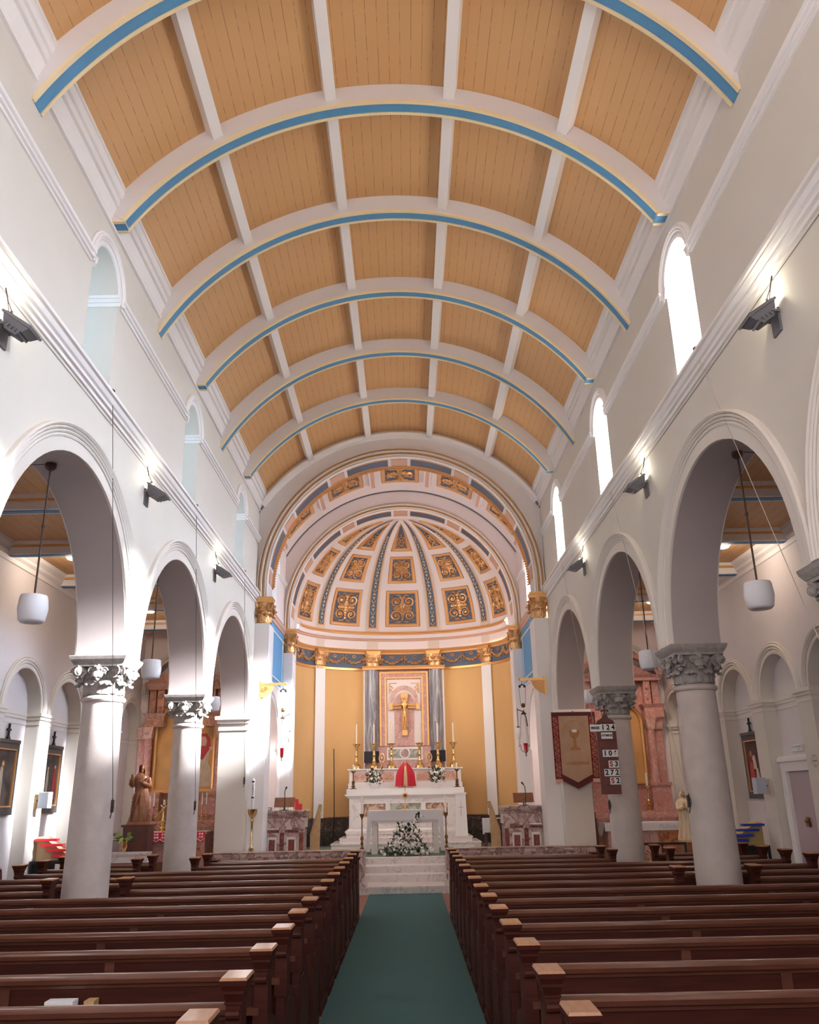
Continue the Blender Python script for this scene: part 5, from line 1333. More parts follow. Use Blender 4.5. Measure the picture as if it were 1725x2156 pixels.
# ------------------------------------------------------------------ sanctuary lamp brackets and hanging lamps
for s in (-1, 1):
    e = thing('lamp_bracket', 'gilt scrolled bracket fixed to the %s chancel pilaster' % SIDE[s], 'bracket', (s * 3.0, YE - 0.04, 3.70))
    d = -s
    t = MB(); t.box(*sorted((d * 0.0, d * 0.045)), -0.04, 0.0, -0.02, 0.36); obj('backplate', t, 'gold', e, smooth=False)
    t = MB(); t.box(*sorted((d * 0.02, d * 0.55)), -0.05, -0.01, 0.275, 0.325); t.ball((d * 0.555, -0.03, 0.30), 0.03, 8, 6); obj('arm', t, 'gold', e, smooth=False)
    t = MB(); pts = [(d * (0.04 + 0.26 * sin(a)), 0.02 + 0.26 * (1 - cos(a))) for a in [pi / 2 * k / 8 for k in range(9)]]
    t.prism([(d * 0.04, 0.28)] + pts, 'y', -0.045, -0.015); obj('spandrel', t, 'goldpaint', e, smooth=False)
    t = MB(); t.tube([(x, -0.05, z) for x, z in spiral(d * 0.13, 0.19, 0.065, 0.012, 0, 1.6, 18)], 0.010, 5); obj('scroll', t, 'gold', e)
    # the lamp
    e = thing('sanctuary_lamp', 'red glass sanctuary lamp hanging on chains from the %s bracket' % SIDE[s], 'hanging lamp', (s * 2.50, 17.80, 2.45))
    if s < 0: pass
    t = MB(); t.tube([(0, 0, 1.52), (0, 0, 1.42)], 0.006, 5); t.ball((-0.05, 0, 1.41), 0.028, 8, 6); t.ball((0.05, 0, 1.41), 0.028, 8, 6); t.tube([(-0.05, 0, 1.43), (0, 0, 1.45), (0.05, 0, 1.43)], 0.012, 6); obj('pulley', t, 'iron', e)
    t = MB(); t.ball((0, 0, 1.02), 0.048, 12, 8); obj('counterweight', t, 'bronze', e)
    t = MB(); t.lathe([(0.06, 0.84), (0.045, 0.865), (0.015, 0.885), (0.008, 0.93)], n=16); obj('smoke_cap', t, 'iron', e)
    for q in ((-0.05, -0.02), (0.05, 0.02)):
        t = MB(); t.tube([(q[0] * 1.4, 0, 1.40), (q[0], 0, 1.04)], 0.004, 4); obj('chain', t, 'iron', e)
    for k in range(3):
        a = pi + 2 * pi * k / 3; t = MB(); t.tube([(0.055 * cos(a), 0.055 * sin(a), 0.84), (0.12 * cos(a), 0.12 * sin(a), 0.24)], 0.004, 4); obj('chain', t, 'bronze', e)
        t = MB(); t.tube([(x * cos(a), x * sin(a), z) for x, z in spiral(0.12, 0.21, 0.03, 0.008, pi / 2, 1.2, 12)], 0.005, 5); t.tube([(0.10 * cos(a), 0.10 * sin(a), 0.19), (0.09 * cos(a), 0.09 * sin(a), 0.12), (0.045 * cos(a), 0.045 * sin(a), 0.085)], 0.006, 5); obj('scrolled_arm', t, 'bronze', e)
    t = MB(); t.lathe([(0.0, 0.09), (0.035, 0.09), (0.036, 0.17), (0.045, 0.26), (0.041, 0.26), (0.030, 0.17), (0.0, 0.12)], n=16); obj('glass', t, 'redglass', e)
    t = MB(); t.lathe([(0.0, 0.0), (0.010, 0.0), (0.014, 0.03), (0.006, 0.05), (0.02, 0.07), (0.035, 0.088), (0.0, 0.088)], n=12); obj('finial', t, 'bronze', e)
# globe lamps on curved arms beyond the chancel arches
for s in (-1, 1):
    e = thing('globe_lamp', 'white globe lamp on a curved arm in the %s chancel opening' % SIDE[s], 'wall lamp', (s * 3.12, 21.75, 3.15))
    t = MB(); t.tube([(0, 0, 0.18), (-s * 0.03, 0, 0.42), (-s * 0.12, 0, 0.56), (-s * 0.24, 0, 0.60)], 0.012, 6); t.tube([(-s * 0.24, 0, 0.64), (-s * 0.24, 0, 0.18)], 0.008, 6); obj('arm', t, 'iron', e)
    t = MB(); t.lathe([(0.02, 0.19), (0.04, 0.17), (0.05, 0.16)], -s * 0.24, 0, 14); obj('gallery', t, 'iron', e)
    t = MB(); t.lathe([(0.0, -0.10), (0.05, -0.09), (0.085, -0.01), (0.085, 0.07), (0.055, 0.155), (0, 0.16)], -s * 0.24, 0, 18); obj('shade', t, 'globe', e)
# paschal candle stand at the left pilaster
e = thing('paschal_candle', 'tall brass stand with a white paschal candle by the left pilaster', 'candle stand', (-3.02, 17.62, 0.125))
t = MB(); t.lathe([(0.0, 0), (0.10, 0), (0.095, 0.03), (0.04, 0.06), (0.022, 0.12), (0.022, 0.62), (0.045, 0.65), (0.05, 0.69), (0.02, 0.72), (0.022, 1.16), (0.035, 1.20), (0.02, 1.24)], n=18); obj('stand', t, 'brass', e, angle=50)
t = MB(); t.lathe([(0.02, 1.24), (0.05, 1.27), (0.09, 1.34), (0.095, 1.42), (0.088, 1.42), (0.05, 1.34), (0, 1.30)], n=18); obj('drip_bowl', t, 'brass', e, angle=50)
t = MB(); t.lathe([(0.032, 1.30), (0.032, 1.97), (0.015, 2.0), (0, 2.0)], n=16); c = obj('candle', t, 'waxwhite', e)
t = MB()
for z in (1.92, 1.62): t.box(-0.026, 0.026, -0.034, -0.030, z, z + 0.03)
t.box(-0.004, 0.004, -0.036, -0.030, 1.68, 1.88); t.box(-0.014, 0.014, -0.036, -0.030, 1.80, 1.808); obj('candle_marking', t, 'black', c, smooth=False)
# credence table with red box, right of the altar; stone lumps at the piers
e = thing('credence_table', 'small side table draped in white left of the right ambo', 'table', (2.02, 20.5, FZ))
t = MB(); t.box(-0.22, 0.22, -0.2, 0.2, 0.66, 0.69)
for x in (-0.19, 0.19):
    for y2 in (-0.17, 0.17): t.box(x - 0.02, x + 0.02, y2 - 0.02, y2 + 0.02, 0, 0.66)
obj('frame', t, 'darkwood', e, smooth=False)
t = MB(); t.box(-0.235, 0.235, -0.21, 0.21, 0.692, 0.70); t.box(-0.235, -0.10, -0.215, -0.208, 0.40, 0.70); t.box(-0.24, -0.233, -0.21, 0.21, 0.36, 0.70); obj('runner', t, 'cloth_white', e, smooth=False)
for s in (-1, 1):
    t = MB(); t.frus(0, 0, 0, 0.17, 0.14, 0.20, 0.14, 0.11); t.frus(0, 0, 0.20, 0.13, 0.10, 0.27, 0.15, 0.12)
    o = obj('pilaster_plinth', t, 'marble_brown', smooth=False); o.location = (s * 3.30, 17.75 - 0.02, 0.508); tag(o, 'dark stone plinth block at the foot of the %s chancel pilaster' % SIDE[s], 'plinth')
    o.location = (s * 3.0, 17.64 if s > 0 else 17.66, 0.125)
    if s < 0: o.location = (-2.72, 17.66, 0.125)
t = MB(); t.box(-0.055, 0.055, -0.01, 0, -0.04, 0.04); e = thing('wall_socket', 'white wall plate with a round black knob on the right chancel wall', 'socket', (3.14, 21.9, 1.66), pi / 2 * 0)
e.rotation_euler[2] = -pi / 2; obj('plate', t, 'whiteplastic', e, smooth=False); t = MB(); t.ball((0, -0.03, 0.0), 0.025, 10, 6); t.tube([(0, -0.02, 0), (0.0, -0.03, -0.13)], 0.003, 4); obj('knob', t, 'black', e)
# hanging bell rope left of the high altar
t = MB(); t.tube([(-1.96, 24.05, 3.0), (-1.92, 23.9, 1.25), (-1.95, 23.75, 0.55)], 0.012, 5)
tag(obj('cable_run', t, 'black'), 'black cable running down beside the left apse pilaster to the floor', 'cable')
# ------------------------------------------------------------------ banner on the right pier
e = thing('banner', 'tan fabric banner with a chalice and dark red borders on the right pier', 'banner', (3.43, 17.36, 1.92))
def clothp(poly, y, th=0.006):
    t = MB(); t.prism(poly, 'y', y, y + th); return t
obj('field', clothp([(-0.30, 0.16), (0.0, 0.0), (0.32, 0.16), (0.31, 1.30), (-0.30, 1.30)], -0.02), 'banner', e, smooth=False)
obj('fringe', clothp([(-0.30, 0.16), (0.0, 0.0), (0.32, 0.16), (0.32, 0.04), (0.0, -0.12), (-0.30, 0.04)], -0.018), 'maroon', e, smooth=False)
obj('top_band', clothp([(-0.44, 1.28), (0.44, 1.28), (0.44, 1.35), (-0.44, 1.35)], -0.026), 'maroon', e, smooth=False)
for s in (-1, 1):
    a, b_ = sorted((s * 0.30, s * 0.44)); c = obj('side_strip', clothp([(a, 0.07), (b_, 0.07), (b_, 1.30), (a, 1.30)], -0.022), 'bannerred', e, smooth=False)
    t = MB(); xm = (a + b_) / 2
    for (z0, z1) in ((0.10, 0.36), (0.50, 0.80), (0.94, 1.26)):
        for ph in (0, pi / 2, pi):
            t.tube([(xm + 0.045 * sin(ph + 5.5 * pi * k / 40), -0.026, z0 + (z1 - z0) * k / 40) for k in range(41)], 0.0035, 4)
    for zc_ in (0.43, 0.87):
        for q in (-1, 1):
            t.tube([(xm + q * 0.04, -0.026, zc_ - 0.04), (xm + q * 0.012, -0.026, zc_), (xm + q * 0.04, -0.026, zc_ + 0.04)], 0.004, 4)
            t.tube([(xm - 0.04, -0.026, zc_ + q * 0.045), (xm, -0.026, zc_ + q * 0.012), (xm + 0.04, -0.026, zc_ + q * 0.045)], 0.004, 4)
            t.tube([(xm - 0.055, -0.026, zc_ + q * 0.06), (xm + 0.055, -0.026, zc_ + q * 0.06)], 0.0035, 4)
    obj('knotwork', t, 'stitch', c)
    t = MB(); t.box(a, b_, -0.022, -0.016, 0.0, 0.07); obj('strip_tassel', t, 'dustyrose', c, smooth=False)
# chalice
def cup(prof, y, m_, nm):
    t = MB(); t.prism([(x, z) for x, z in prof] + [(-x, z) for x, z in prof[::-1]], 'y', y, y + 0.004); return obj(nm, t, m_, e, smooth=False)
cup([(0.012, 0.62), (0.10, 0.62), (0.11, 0.64), (0.03, 0.68), (0.018, 0.74), (0.03, 0.76), (0.018, 0.78), (0.02, 0.84), (0.07, 0.88), (0.095, 0.93), (0.10, 1.0), (0.075, 1.0)], -0.026, 'stitchgold', 'chalice')
t = MB(); t.prism([(0.055 * cos(2 * pi * k / 20), 0.985 + 0.032 * sin(2 * pi * k / 20)) for k in range(20)], 'y', -0.029, -0.024); obj('host', t, 'card', e, smooth=False)
word = 'HOLY COMMUNION'
for i, ch_ in enumerate('SANCTUARY GUILD'):
    a = radians(172 - i * 11.7)
    if ch_ == ' ': continue
    M = Matrix.Translation((0.005 + 0.225 * cos(a), -0.024, 0.96 + 0.215 * sin(a))) @ Matrix.Rotation(radians(90) - a, 4, 'Y') @ Matrix.Rotation(radians(90), 4, 'X')
    textobj('stitched_letter', ch_, 0.058, 'stitchgold', e, M)
textobj('stitched_word', 'LAUDIS DECUS', 0.072, 'stitchgold', e, facing(0.01, -0.024, 0.36))
t = MB(); t.tube([(-0.45, -0.02, 1.35), (0.45, -0.02, 1.35)], 0.008, 6); t.ball((0, -0.02, 1.365), 0.014, 6, 4); obj('rod', t, 'brownwood', e)

# ------------------------------------------------------------------ hymn board on the farther right column
e = thing('hymn_board', 'dark red wooden hymn board with white number cards on the right column', 'hymn board', (3.165, 13.40, 1.70)); e.rotation_euler[2] = radians(4)
t = MB(); bw = 0.155
t.prism([(-bw, 0), (bw, 0), (bw, 1.03), (0.12, 1.09), (0.05, 1.13), (0.028, 1.19), (-0.028, 1.19), (-0.05, 1.13), (-0.12, 1.09), (-bw, 1.03)], 'y', 0, 0.03)
t.box(-0.012, 0.012, 0.0, 0.025, 1.18, 1.30); t.box(-0.045, 0.045, 0.0, 0.025, 1.23, 1.255)
for q in ((0, 1.305), (-0.05, 1.243), (0.05, 1.243)): t.ball((q[0], 0.012, q[1]), 0.018, 8, 5)
obj('board', t, 'boardwood', e, smooth=False)
t = MB()
for z in (0.14, 0.27, 0.40, 0.53, 0.66, 0.79, 0.92): t.box(-bw, bw, -0.008, 0, z - 0.006, z + 0.006)
obj('card_ledges', t, 'darkwood', e, smooth=False)
textobj('painted_heading', 'HYMNS', 0.075, 'ink', e, facing(0.0, -0.003, 1.035))
def card(x0, x1, z, h, txt, m_='ink', sz=None):
    t = MB(); t.box(x0, x1, -0.014, -0.009, z, z + h); c = obj('number_card', t, 'card', e, smooth=False)
    textobj('card_figure', txt, sz or h * 1.0, m_, c, facing((x0 + x1) / 2, -0.016, z + h / 2), bold=0.035)
def row(z, items):
    x = 0.148
    for ch_, m_ in items[::-1]:
        card(x - 0.078, x, z, 0.105, ch_, m_); x -= 0.080
row(0.93, [('1', 'ink'), ('2', 'ink'), ('4', 'ink')])
card(-0.255, -0.092, 0.925, 0.105, 'MASS', 'ink', 0.055)
card(-0.088, 0.09, 0.815, 0.095, 'HYMNS', 'ink', 0.050)
row(0.545, [('1', 'ink'), ('0', 'ink'), ('6', 'ink')])
row(0.385, [('S', 'inkred'), ('3', 'ink')])
row(0.262, [('2', 'ink'), ('7', 'ink'), ('2', 'ink')])
row(0.140, [('S', 'inkred'), ('2', 'ink')])

# ------------------------------------------------------------------ side altars
def side_altar(s, label):
    e = thing('side_altar', label, 'side altar', ((4.72 if s > 0 else -4.66), 18.60, 0.0))
    M_ = 'marble_pink' if s > 0 else 'marble_brownpink'
    PW = 0.36 if s > 0 else 0.60
    CO = (0.55, 0.72) if s > 0 else (0.76, 0.90)
    for q in (-1, 1):
        t = MB(); t.box(q * 0.62 - 0.20, q * 0.62 + 0.20, -0.30, 0.0, 1.35, 1.86); t.box(q * 0.62 - 0.22, q * 0.62 + 0.22, -0.33, 0.0, 1.84, 1.90); t.box(q * 0.62 - 0.22, q * 0.62 + 0.22, -0.33, 0, 1.33, 1.38); p = obj('pedestal', t, M_, e, smooth=False)
        t = MB(); t.box(q * 0.62 - 0.13, q * 0.62 + 0.13, -0.308, -0.30, 1.45, 1.78); obj('inset_panel', t, 'marble_pink', p, smooth=False)
        t = MB(); t.box(q * CO[1] - 0.09, q * CO[1] + 0.09, -0.14, 0.0, 1.9, 2.98); obj('pilaster', t, 'marble_pink', e, smooth=False)
        t = MB(); t.lathe([(0.11, 1.90), (0.11, 1.95), (0.085, 2.0), (0.082, 2.8), (0.075, 2.98)], q * CO[0], -0.20, 20); obj('column', t, 'marble_pink', e)
        for cx, cy in ((q * CO[0], -0.20), (q * (CO[1] + .01), -0.12)):
            t = MB(); t.frus(cx, cy, 2.98, 0.075, 0.07, 3.02, 0.085, 0.08); t.frus(cx, cy, 3.02, 0.075, 0.075, 3.22, 0.115, 0.105)
            for k in range(4): t.ball((cx + (k % 2 * 2 - 1) * 0.09, cy + (k // 2 * 2 - 1) * 0.08, 3.19), 0.03, 6, 4)
            obj('capital', t, 'marble_salmon', e, smooth=False)
        t = MB(); t.box(q * 0.64 - 0.20, q * 0.64 + 0.20, -0.30, 0.0, 3.22, 3.42); t.frus(q * 0.64, -0.15, 3.42, 0.20, 0.15, 3.50, 0.26, 0.20); obj('entablature', t, M_, e, smooth=False)
        t = MB(); t.box(q * 0.55 - 0.07, q * 0.55 + 0.07, -0.24, 0.0, 3.50, 4.0); t.box(q * 0.74 - 0.07, q * 0.74 + 0.07, -0.18, 0.0, 3.50, 4.0); t.ball((q * 0.55, -0.24, 3.86), 0.05, 8, 5); t.ball((q * 0.55, -0.24, 3.62), 0.035, 8, 5); obj('attic_pier', t, M_, e, smooth=False)
    t = MB(); t.box(-0.80, 0.80, -0.06, 0.0, 1.3, 4.0); obj('backing', t, M_, e, smooth=False)
    t = MB(); t.box(-0.86, 0.86, -0.28, 0.0, 4.0, 4.06); t.frus(0, -0.14, 4.06, 0.86, 0.14, 4.12, 0.93, 0.20); obj('cornice', t, M_, e, smooth=False)
    t = MB()
    if s > 0:
        t.ring_xz([(1.02, -0.18), (1.12, -0.20), (1.12, 0.0), (1.02, 0.0)], 0, 3.55, radians(34), radians(146), 30)
        t.prism([(-0.85, 4.12), (0.85, 4.12), (0.0, 4.55)], 'y', -0.06, 0)
    else:
        t.prism([(-0.93, 4.12), (0.93, 4.12), (0.93, 4.16), (0, 4.62), (-0.93, 4.16)], 'y', -0.20, -0.0)
    obj('pediment', t, M_, e, smooth=False)
    # arched gilt frame
    t = MB(); t.ring_xz([(PW, -0.12), (PW + 0.04, -0.14), (PW + 0.08, -0.12), (PW + 0.08, -0.06), (PW, -0.06)], 0, 3.12, 0, pi, 28)
    for q in (-1, 1): t.prism([(q * PW, -0.12), (q * (PW + 0.04), -0.14), (q * (PW + 0.08), -0.12), (q * (PW + 0.08), -0.06), (q * PW, -0.06)], 'z', 1.95, 3.12)
    t.box(-PW - 0.08, PW + 0.08, -0.13, -0.06, 1.88, 1.95)
    obj('gilt_frame', t, 'gold', e, angle=25)
    PP = PW + 0.01
    t = MB(); t.prism([(-PP, 1.92), (PP, 1.92), (PP, 3.12)] + [(PP * cos(a), 3.12 + PP * sin(a)) for a in [pi * k / 16 for k in range(1, 16)]] + [(-PP, 3.12)], 'y', -0.075, -0.06)
    pc = obj('painting', t, 'paintgold', e, smooth=False)
    if s < 0:
        for poly, m_, nm in (([(-0.30, 1.95), (0.36, 1.95), (0.34, 2.35), (0.22, 2.55), (0.26, 2.85), (0.12, 2.95), (-0.1, 2.9), (-0.3, 2.4)], 'paintpale', 'painted_robe'), ([(0.02, 2.62), (0.22, 2.95), (0.20, 3.15), (0.10, 3.30), (-0.06, 3.30), (-0.14, 3.10), (-0.12, 2.7)], 'robered', 'painted_veil'), ([(-0.02, 2.98), (0.09, 2.98), (0.12, 3.10), (0.07, 3.22), (-0.03, 3.22), (-0.06, 3.08)], 'skin', 'painted_face'), ([(0.20, 2.84), (0.30, 2.90), (0.28, 2.97), (0.18, 2.95)], 'skin', 'painted_hand')):
            d = {'painted_robe': 0.080, 'painted_veil': 0.084, 'painted_face': 0.088, 'painted_hand': 0.088}[nm]
            t = MB(); t.prism([(0.38 + (x_ - 0.02) * (0.8 if nm != 'painted_robe' else 0.6) , 2.0 + (z_ - 1.95) * 0.80) for x_, z_ in poly], 'y', -d, -0.074); obj(nm, t, m_, pc, smooth=False)
    # mensa block, table and cloth
    t = MB(); t.box(-0.85, 0.85, -0.55, 0.0, 1.22, 1.34); t.box(-0.82, 0.82, -0.50, 0, 0.2, 1.22); obj('retable_shelf', t, M_, e, smooth=False)
    t = MB(); t.box(-0.74, 0.74, -1.00, -0.50, 0.20, 1.10); t.box(-0.78, 0.78, -1.04, -0.48, 1.10, 1.14); t.box(-0.78, 0.78, -1.04, -0.5, 0.0, 0.22); obj('altar_block', t, 'marble_salmon' if s > 0 else 'marble_pink', e, smooth=False)
    for x in (-0.45, 0.45):
        t = MB(); t.box(x - 0.20, x + 0.20, -1.012, -1.0, 0.32, 1.0); obj('front_panel', t, 'marble_orange', e, smooth=False)
    return e
side_altar(-1, 'pink marble side altar in the left aisle with a painting of a veiled woman')
side_altar(1, 'pink marble side altar in the right aisle with an arched gilt frame')
# cloths
e = thing('altar_cloth', 'white cloth lettered PLENA on the right side altar', 'altar cloth', (4.72, 18.60, 1.14))
t = MB(); t.box(-0.80, 0.80, -1.055, -0.52, 0.001, 0.01); t.box(-0.80, 0.80, -1.06, -1.052, -0.14, 0.01); obj('cloth', t, 'cloth_white', e, smooth=False)
t = MB(); t.grid(lambda u, v: (0.80 + 0.03 * u, -1.055 + 0.5 * v, 0.01 - (0.14 + 0.12 * sin(pi * v)) * u), 6, 12); t.grid(lambda u, v: (-0.80 - 0.03 * u, -1.055 + 0.5 * v, 0.01 - (0.14 + 0.12 * sin(pi * v)) * u), 6, 12); obj('cloth_end', t, 'cloth_white', e)
textobj('lettering', 'GRATIA', 0.085, 'bluegreyplastic', e, facing(-0.56, -1.063, -0.065))
textobj('lettering', 'PLENA', 0.11, 'bluegreyplastic', e, facing(0.44, -1.063, -0.065))
e = thing('altar_cloth', 'red and white patterned scalloped cloth on the left side altar', 'altar cloth', (-4.72, 18.60, 1.14))
t = MB(); t.box(-0.80, 0.80, -1.055, -0.52, 0.001, 0.01); obj('cloth_top', t, 'cloth_white', e, smooth=False)
t = MB(); n = 11
for i in range(n):
    x0 = -0.80 + 1.6 * i / n; w_ = 1.6 / n
    t.prism([(x0, 0.01), (x0 + w_, 0.01)] + [(x0 + w_ / 2 + w_ / 2 * cos(a), -0.11 - 0.06 * sin(a)) for a in [pi * k / 8 for k in range(9)]], 'y', -1.062, -1.055)
obj('scalloped_front', t, 'redplastic', e, smooth=False)
t = MB()
for i in range(n):
    x0 = -0.80 + 1.6 * (i + .5) / n
    for k in range(4):
        a = k * pi / 2 + pi / 4; t.ball((x0 + 0.035 * cos(a), -1.064, -0.06 + 0.04 * sin(a)), 0.022, 6, 4, sy=0.15)
    t.tube([(x0 - 0.07, -1.064, -0.12), (x0, -1.064, -0.165), (x0 + 0.07, -1.064, -0.12)], 0.008, 4)
obj('white_pattern', t, 'cloth_white', e)
t = MB(); t.box(-0.82, -0.80, -1.05, -0.55, -0.42, 0.01); t.box(-0.83, -0.70, -1.066, -1.058, -0.45, -0.17); obj('white_side_drop', t, 'cloth_white', e, smooth=False)
# candles on the left side altar shelf (rising row) and a gilt crown-like frame
for i in range(4):
    cstick((-5.40 + 0.085 * i, 18.20, 1.34), 'thin white candle on the left side altar, %s' % ['leftmost and lowest of four', 'second from the left of four', 'third from the left of four', 'rightmost and tallest of four'][i], 0.12 + 0.055 * i, 0.27, 0.035, 'bronze', 'waxwhite', 1, cr=0.012)
for i in range(2):
    cstick((-4.16 + 0.09 * i, 18.20, 1.34), 'thin candle at the right end of the left side altar, %s one' % ['left', 'right'][i], 0.30, 0.24, 0.035, 'brass', 'waxwhite', 1, cr=0.012)
e = thing('gilt_canopy', 'golden pierced gable-shaped ornament on the left side altar', 'ornament', (-4.82, 18.20, 1.34))
t = MB(); t.prism([(-0.27, 0), (0.27, 0), (0.27, 0.06), (0.10, 0.26), (0.0, 0.52), (-0.10, 0.26), (-0.27, 0.06)], 'y', -0.02, 0.02); obj('gable', t, 'brass', e, smooth=False)
t = MB()
for k in range(5):
    x = -0.20 + 0.1 * k; t.tube([(x + 0.035 * cos(a), -0.025, 0.06 + 0.045 * sin(a)) for a in [2 * pi * j / 10 for j in range(11)]], 0.009, 5, False)
t.tube([(-0.27, -0.025, 0.07), (-0.10, -0.025, 0.27), (0, -0.025, 0.53), (0.10, -0.025, 0.27), (0.27, -0.025, 0.07)], 0.014, 5)
t.tube([(0, -0.025, 0.52), (0, -0.025, 0.70)], 0.008, 5); t.tube([(-0.04, -0.025, 0.63), (0.04, -0.025, 0.63)], 0.008, 5); obj('tracery', t, 'brass', e)
cstick((-4.84, 17.86, 1.152), 'brass candlestick on the red patterned cloth of the left side altar', 0.50, 0.10, 0.10, 'brass', 'waxwhite', 1)
cstick((5.03, 18.25, 1.34), 'spiral white and gold candlestick with candle on the right side altar', 0.50, 0.26, 0.10, 'brass', 'waxwhite', 1)

# ------------------------------------------------------------------ statues
def statue(name, label, loc, h, robe_m, face_m, hair_m, veil=False, rz=0.0, hold=False, plinth='statuewood'):
    e = thing(name, label, 'statue', loc, rz)
    k = h / 1.0
    def body(u, v):
        a = 2 * pi * v
        prof = [(0, 0.175), (0.08, 0.170), (0.3, 0.150), (0.5, 0.135), (0.60, 0.125), (0.72, 0.135), (0.79, 0.125), (0.83, 0.085), (0.865, 0.040), (0.90, 0.032)]
        z = u * 0.90
        for i in range(len(prof) - 1):
            if prof[i][0] <= z <= prof[i + 1][0] + 1e-6:
                f_ = (z - prof[i][0]) / (prof[i + 1][0] - prof[i][0]); r = prof[i][1] * (1 - f_) + prof[i + 1][1] * f_; break
        amp = 0.10 * max(0, 1 - z / 0.75)
        r *= 1 + amp * sin(a * 9 + z * 7) + amp * 0.6 * sin(a * 5 - z * 9)
        sway = 0.018 * sin(z * 5)
        return ((r * cos(a) + sway) * k, r * 0.72 * sin(a) * k, z * k + 0.04 * k)
    # one continuous clothed body
    t = MB(); t.grid(body, 30, 54, cv=True); t.add([body(0, j / 54) for j in range(54)], [list(range(54))])
    obj('robe', t, robe_m, e, angle=80)
    # head with face
    t = MB(); hc = (0.005 * k, -0.012 * k, 0.955 * k + 0.02 * k)
    def head(u, v):
        a = 2 * pi * u; b_ = pi * v
        x = 0.046 * sin(b_) * cos(a); y_ = 0.055 * sin(b_) * sin(a); z = 0.066 * cos(b_)
        if y_ < 0:
            if abs(x) < 0.012 and -0.022 < z < 0.012: y_ -= 0.012 * (1 - abs(x) / 0.012)   # nose
            if z < -0.035: y_ -= 0.004; x *= 0.85
            if 0.004 < z < 0.02 and 0.008 < abs(x) < 0.030: y_ += 0.006              # eye sockets
        return (hc[0] + x * k, hc[1] + y_ * k, hc[2] + z * k)
    t.grid(head, 28, 20, cu=True)
    t.tube([(0, 0.0, 0.88 * k), (0, -0.004 * k, 0.94 * k)], 0.03 * k, 10)
    obj('head', t, face_m, e, angle=80)
    t = MB()
    for q in (-1, 1): t.ball((hc[0] + q * 0.018 * k, hc[1] - 0.047 * k, hc[2] + 0.010 * k), 0.006 * k, 6, 4)
    t.tube([(hc[0] - 0.013 * k, hc[1] - 0.051 * k, hc[2] - 0.032 * k), (hc[0] + 0.013 * k, hc[1] - 0.051 * k, hc[2] - 0.032 * k)], 0.0035 * k, 5); obj('eyes_and_mouth', t, 'hair', e)
    t = MB()
    if veil:
        def vl(u, v):
            a = pi * 0.5 + (v - 0.5) * 2 * radians(140)
            r = 0.062 + 0.10 * max(0, u - 0.25) ** 0.8; z = 1.045 - 0.93 * u
            if u < 0.1: r = 0.062 * sqrt(max(0.0, u / 0.1))
            r *= 1 + 0.06 * u * sin(v * 40)
            return (r * 1.15 * cos(a) * k, (r * sin(a) * 0.95 - 0.005) * k, z * k)
        t.grid(vl, 24, 40); obj('veil', t, robe_m, e, angle=80)
        t = MB()
        for q in (-1, 1): t.tube([(q * 0.065 * k, -0.03 * k, 0.96 * k), (q * 0.13 * k, -0.075 * k, 0.72 * k), (q * 0.14 * k, -0.10 * k, 0.35 * k), (q * 0.14 * k, -0.10 * k, 0.06 * k)], 0.007 * k, 5)
        obj('gold_hem', t, 'gold', e)
        t = MB(); t.tube([(0, -0.15 * k, 0.74 * k), (0.02 * k, -0.135 * k, 0.60 * k), (0.0, -0.13 * k, 0.42 * k), (-0.02 * k, -0.135 * k, 0.58 * k), (0, -0.15 * k, 0.74 * k)], 0.004 * k, 5); obj('rosary', t, 'bronze', e)
    else:
        def hr(u, v):
            a = pi * 0.5 + (v - 0.5) * 2 * radians(125)
            z = 1.045 - 0.20 * u; r = 0.060 * sqrt(min(1, u / 0.2)) + 0.012 * u + 0.004 * sin(v * 50)
            return (r * cos(a) * k, (r * sin(a) * 1.1 - 0.006) * k, z * k)
        t.grid(hr, 12, 30)
        t.ball((hc[0], hc[1] - 0.035 * k, hc[2] - 0.055 * k), 0.026 * k, 10, 6, sz=1.2)
        obj('hair_and_beard', t, hair_m, e, angle=80)
        # mantle fold across the front
        t = MB()
        for j in range(7):
            f_ = j / 6
            t.tube([((0.12 - 0.02 * j) * k, -0.06 * k, (0.80 - 0.05 * f_) * k), ((0.03 - 0.01 * j) * k, (-0.125) * k, (0.62 - 0.10 * f_) * k), ((-0.09) * k, -0.10 * k, (0.50 - 0.34 * f_) * k), ((-0.13 - 0.01 * f_) * k, -0.05 * k, (0.44 - 0.36 * f_) * k)], [0.018 * k, 0.022 * k, 0.020 * k, 0.012 * k], 7)
        obj('mantle', t, robe_m, e, angle=80)
    # arms: shoulder, elbow, wrist, and hands with fingers
    def arm(pts, hand_dir, up):
        a = MB(); a.tube([tuple(Vector(p) * k) for p in pts], [0.046 * k, 0.048 * k, 0.050 * k, 0.040 * k], 12); obj('sleeve', a, robe_m, e, angle=80)
        a = MB(); w = Vector(pts[-1]); d = Vector(hand_dir).normalized(); u_2 = Vector(up).normalized(); sd_ = d.cross(u_2)
        a.tube([tuple(w * k), tuple((w + d * 0.02) * k), tuple((w + d * 0.045) * k)], [0.014 * k, 0.018 * k, 0.016 * k], 8)
        for f_ in range(4):
            o_ = sd_ * (0.0085 * (f_ - 1.5)); l_ = (0.036, 0.043, 0.041, 0.033)[f_]
            b0 = w + d * 0.042 + o_; a.tube([tuple(b0 * k), tuple((b0 + d * l_ * 0.6) * k), tuple((b0 + d * l_ + u_2 * 0.006) * k)], [0.0048 * k, 0.0045 * k, 0.0035 * k], 6)
        th = w + d * 0.015 + sd_ * 0.014; a.tube([tuple(th * k), tuple((th + sd_ * 0.014 + d * 0.016) * k), tuple((th + sd_ * 0.014 + d * 0.034) * k)], [0.006 * k, 0.0055 * k, 0.004 * k], 6)
        obj('hand', a, face_m, e, angle=80)
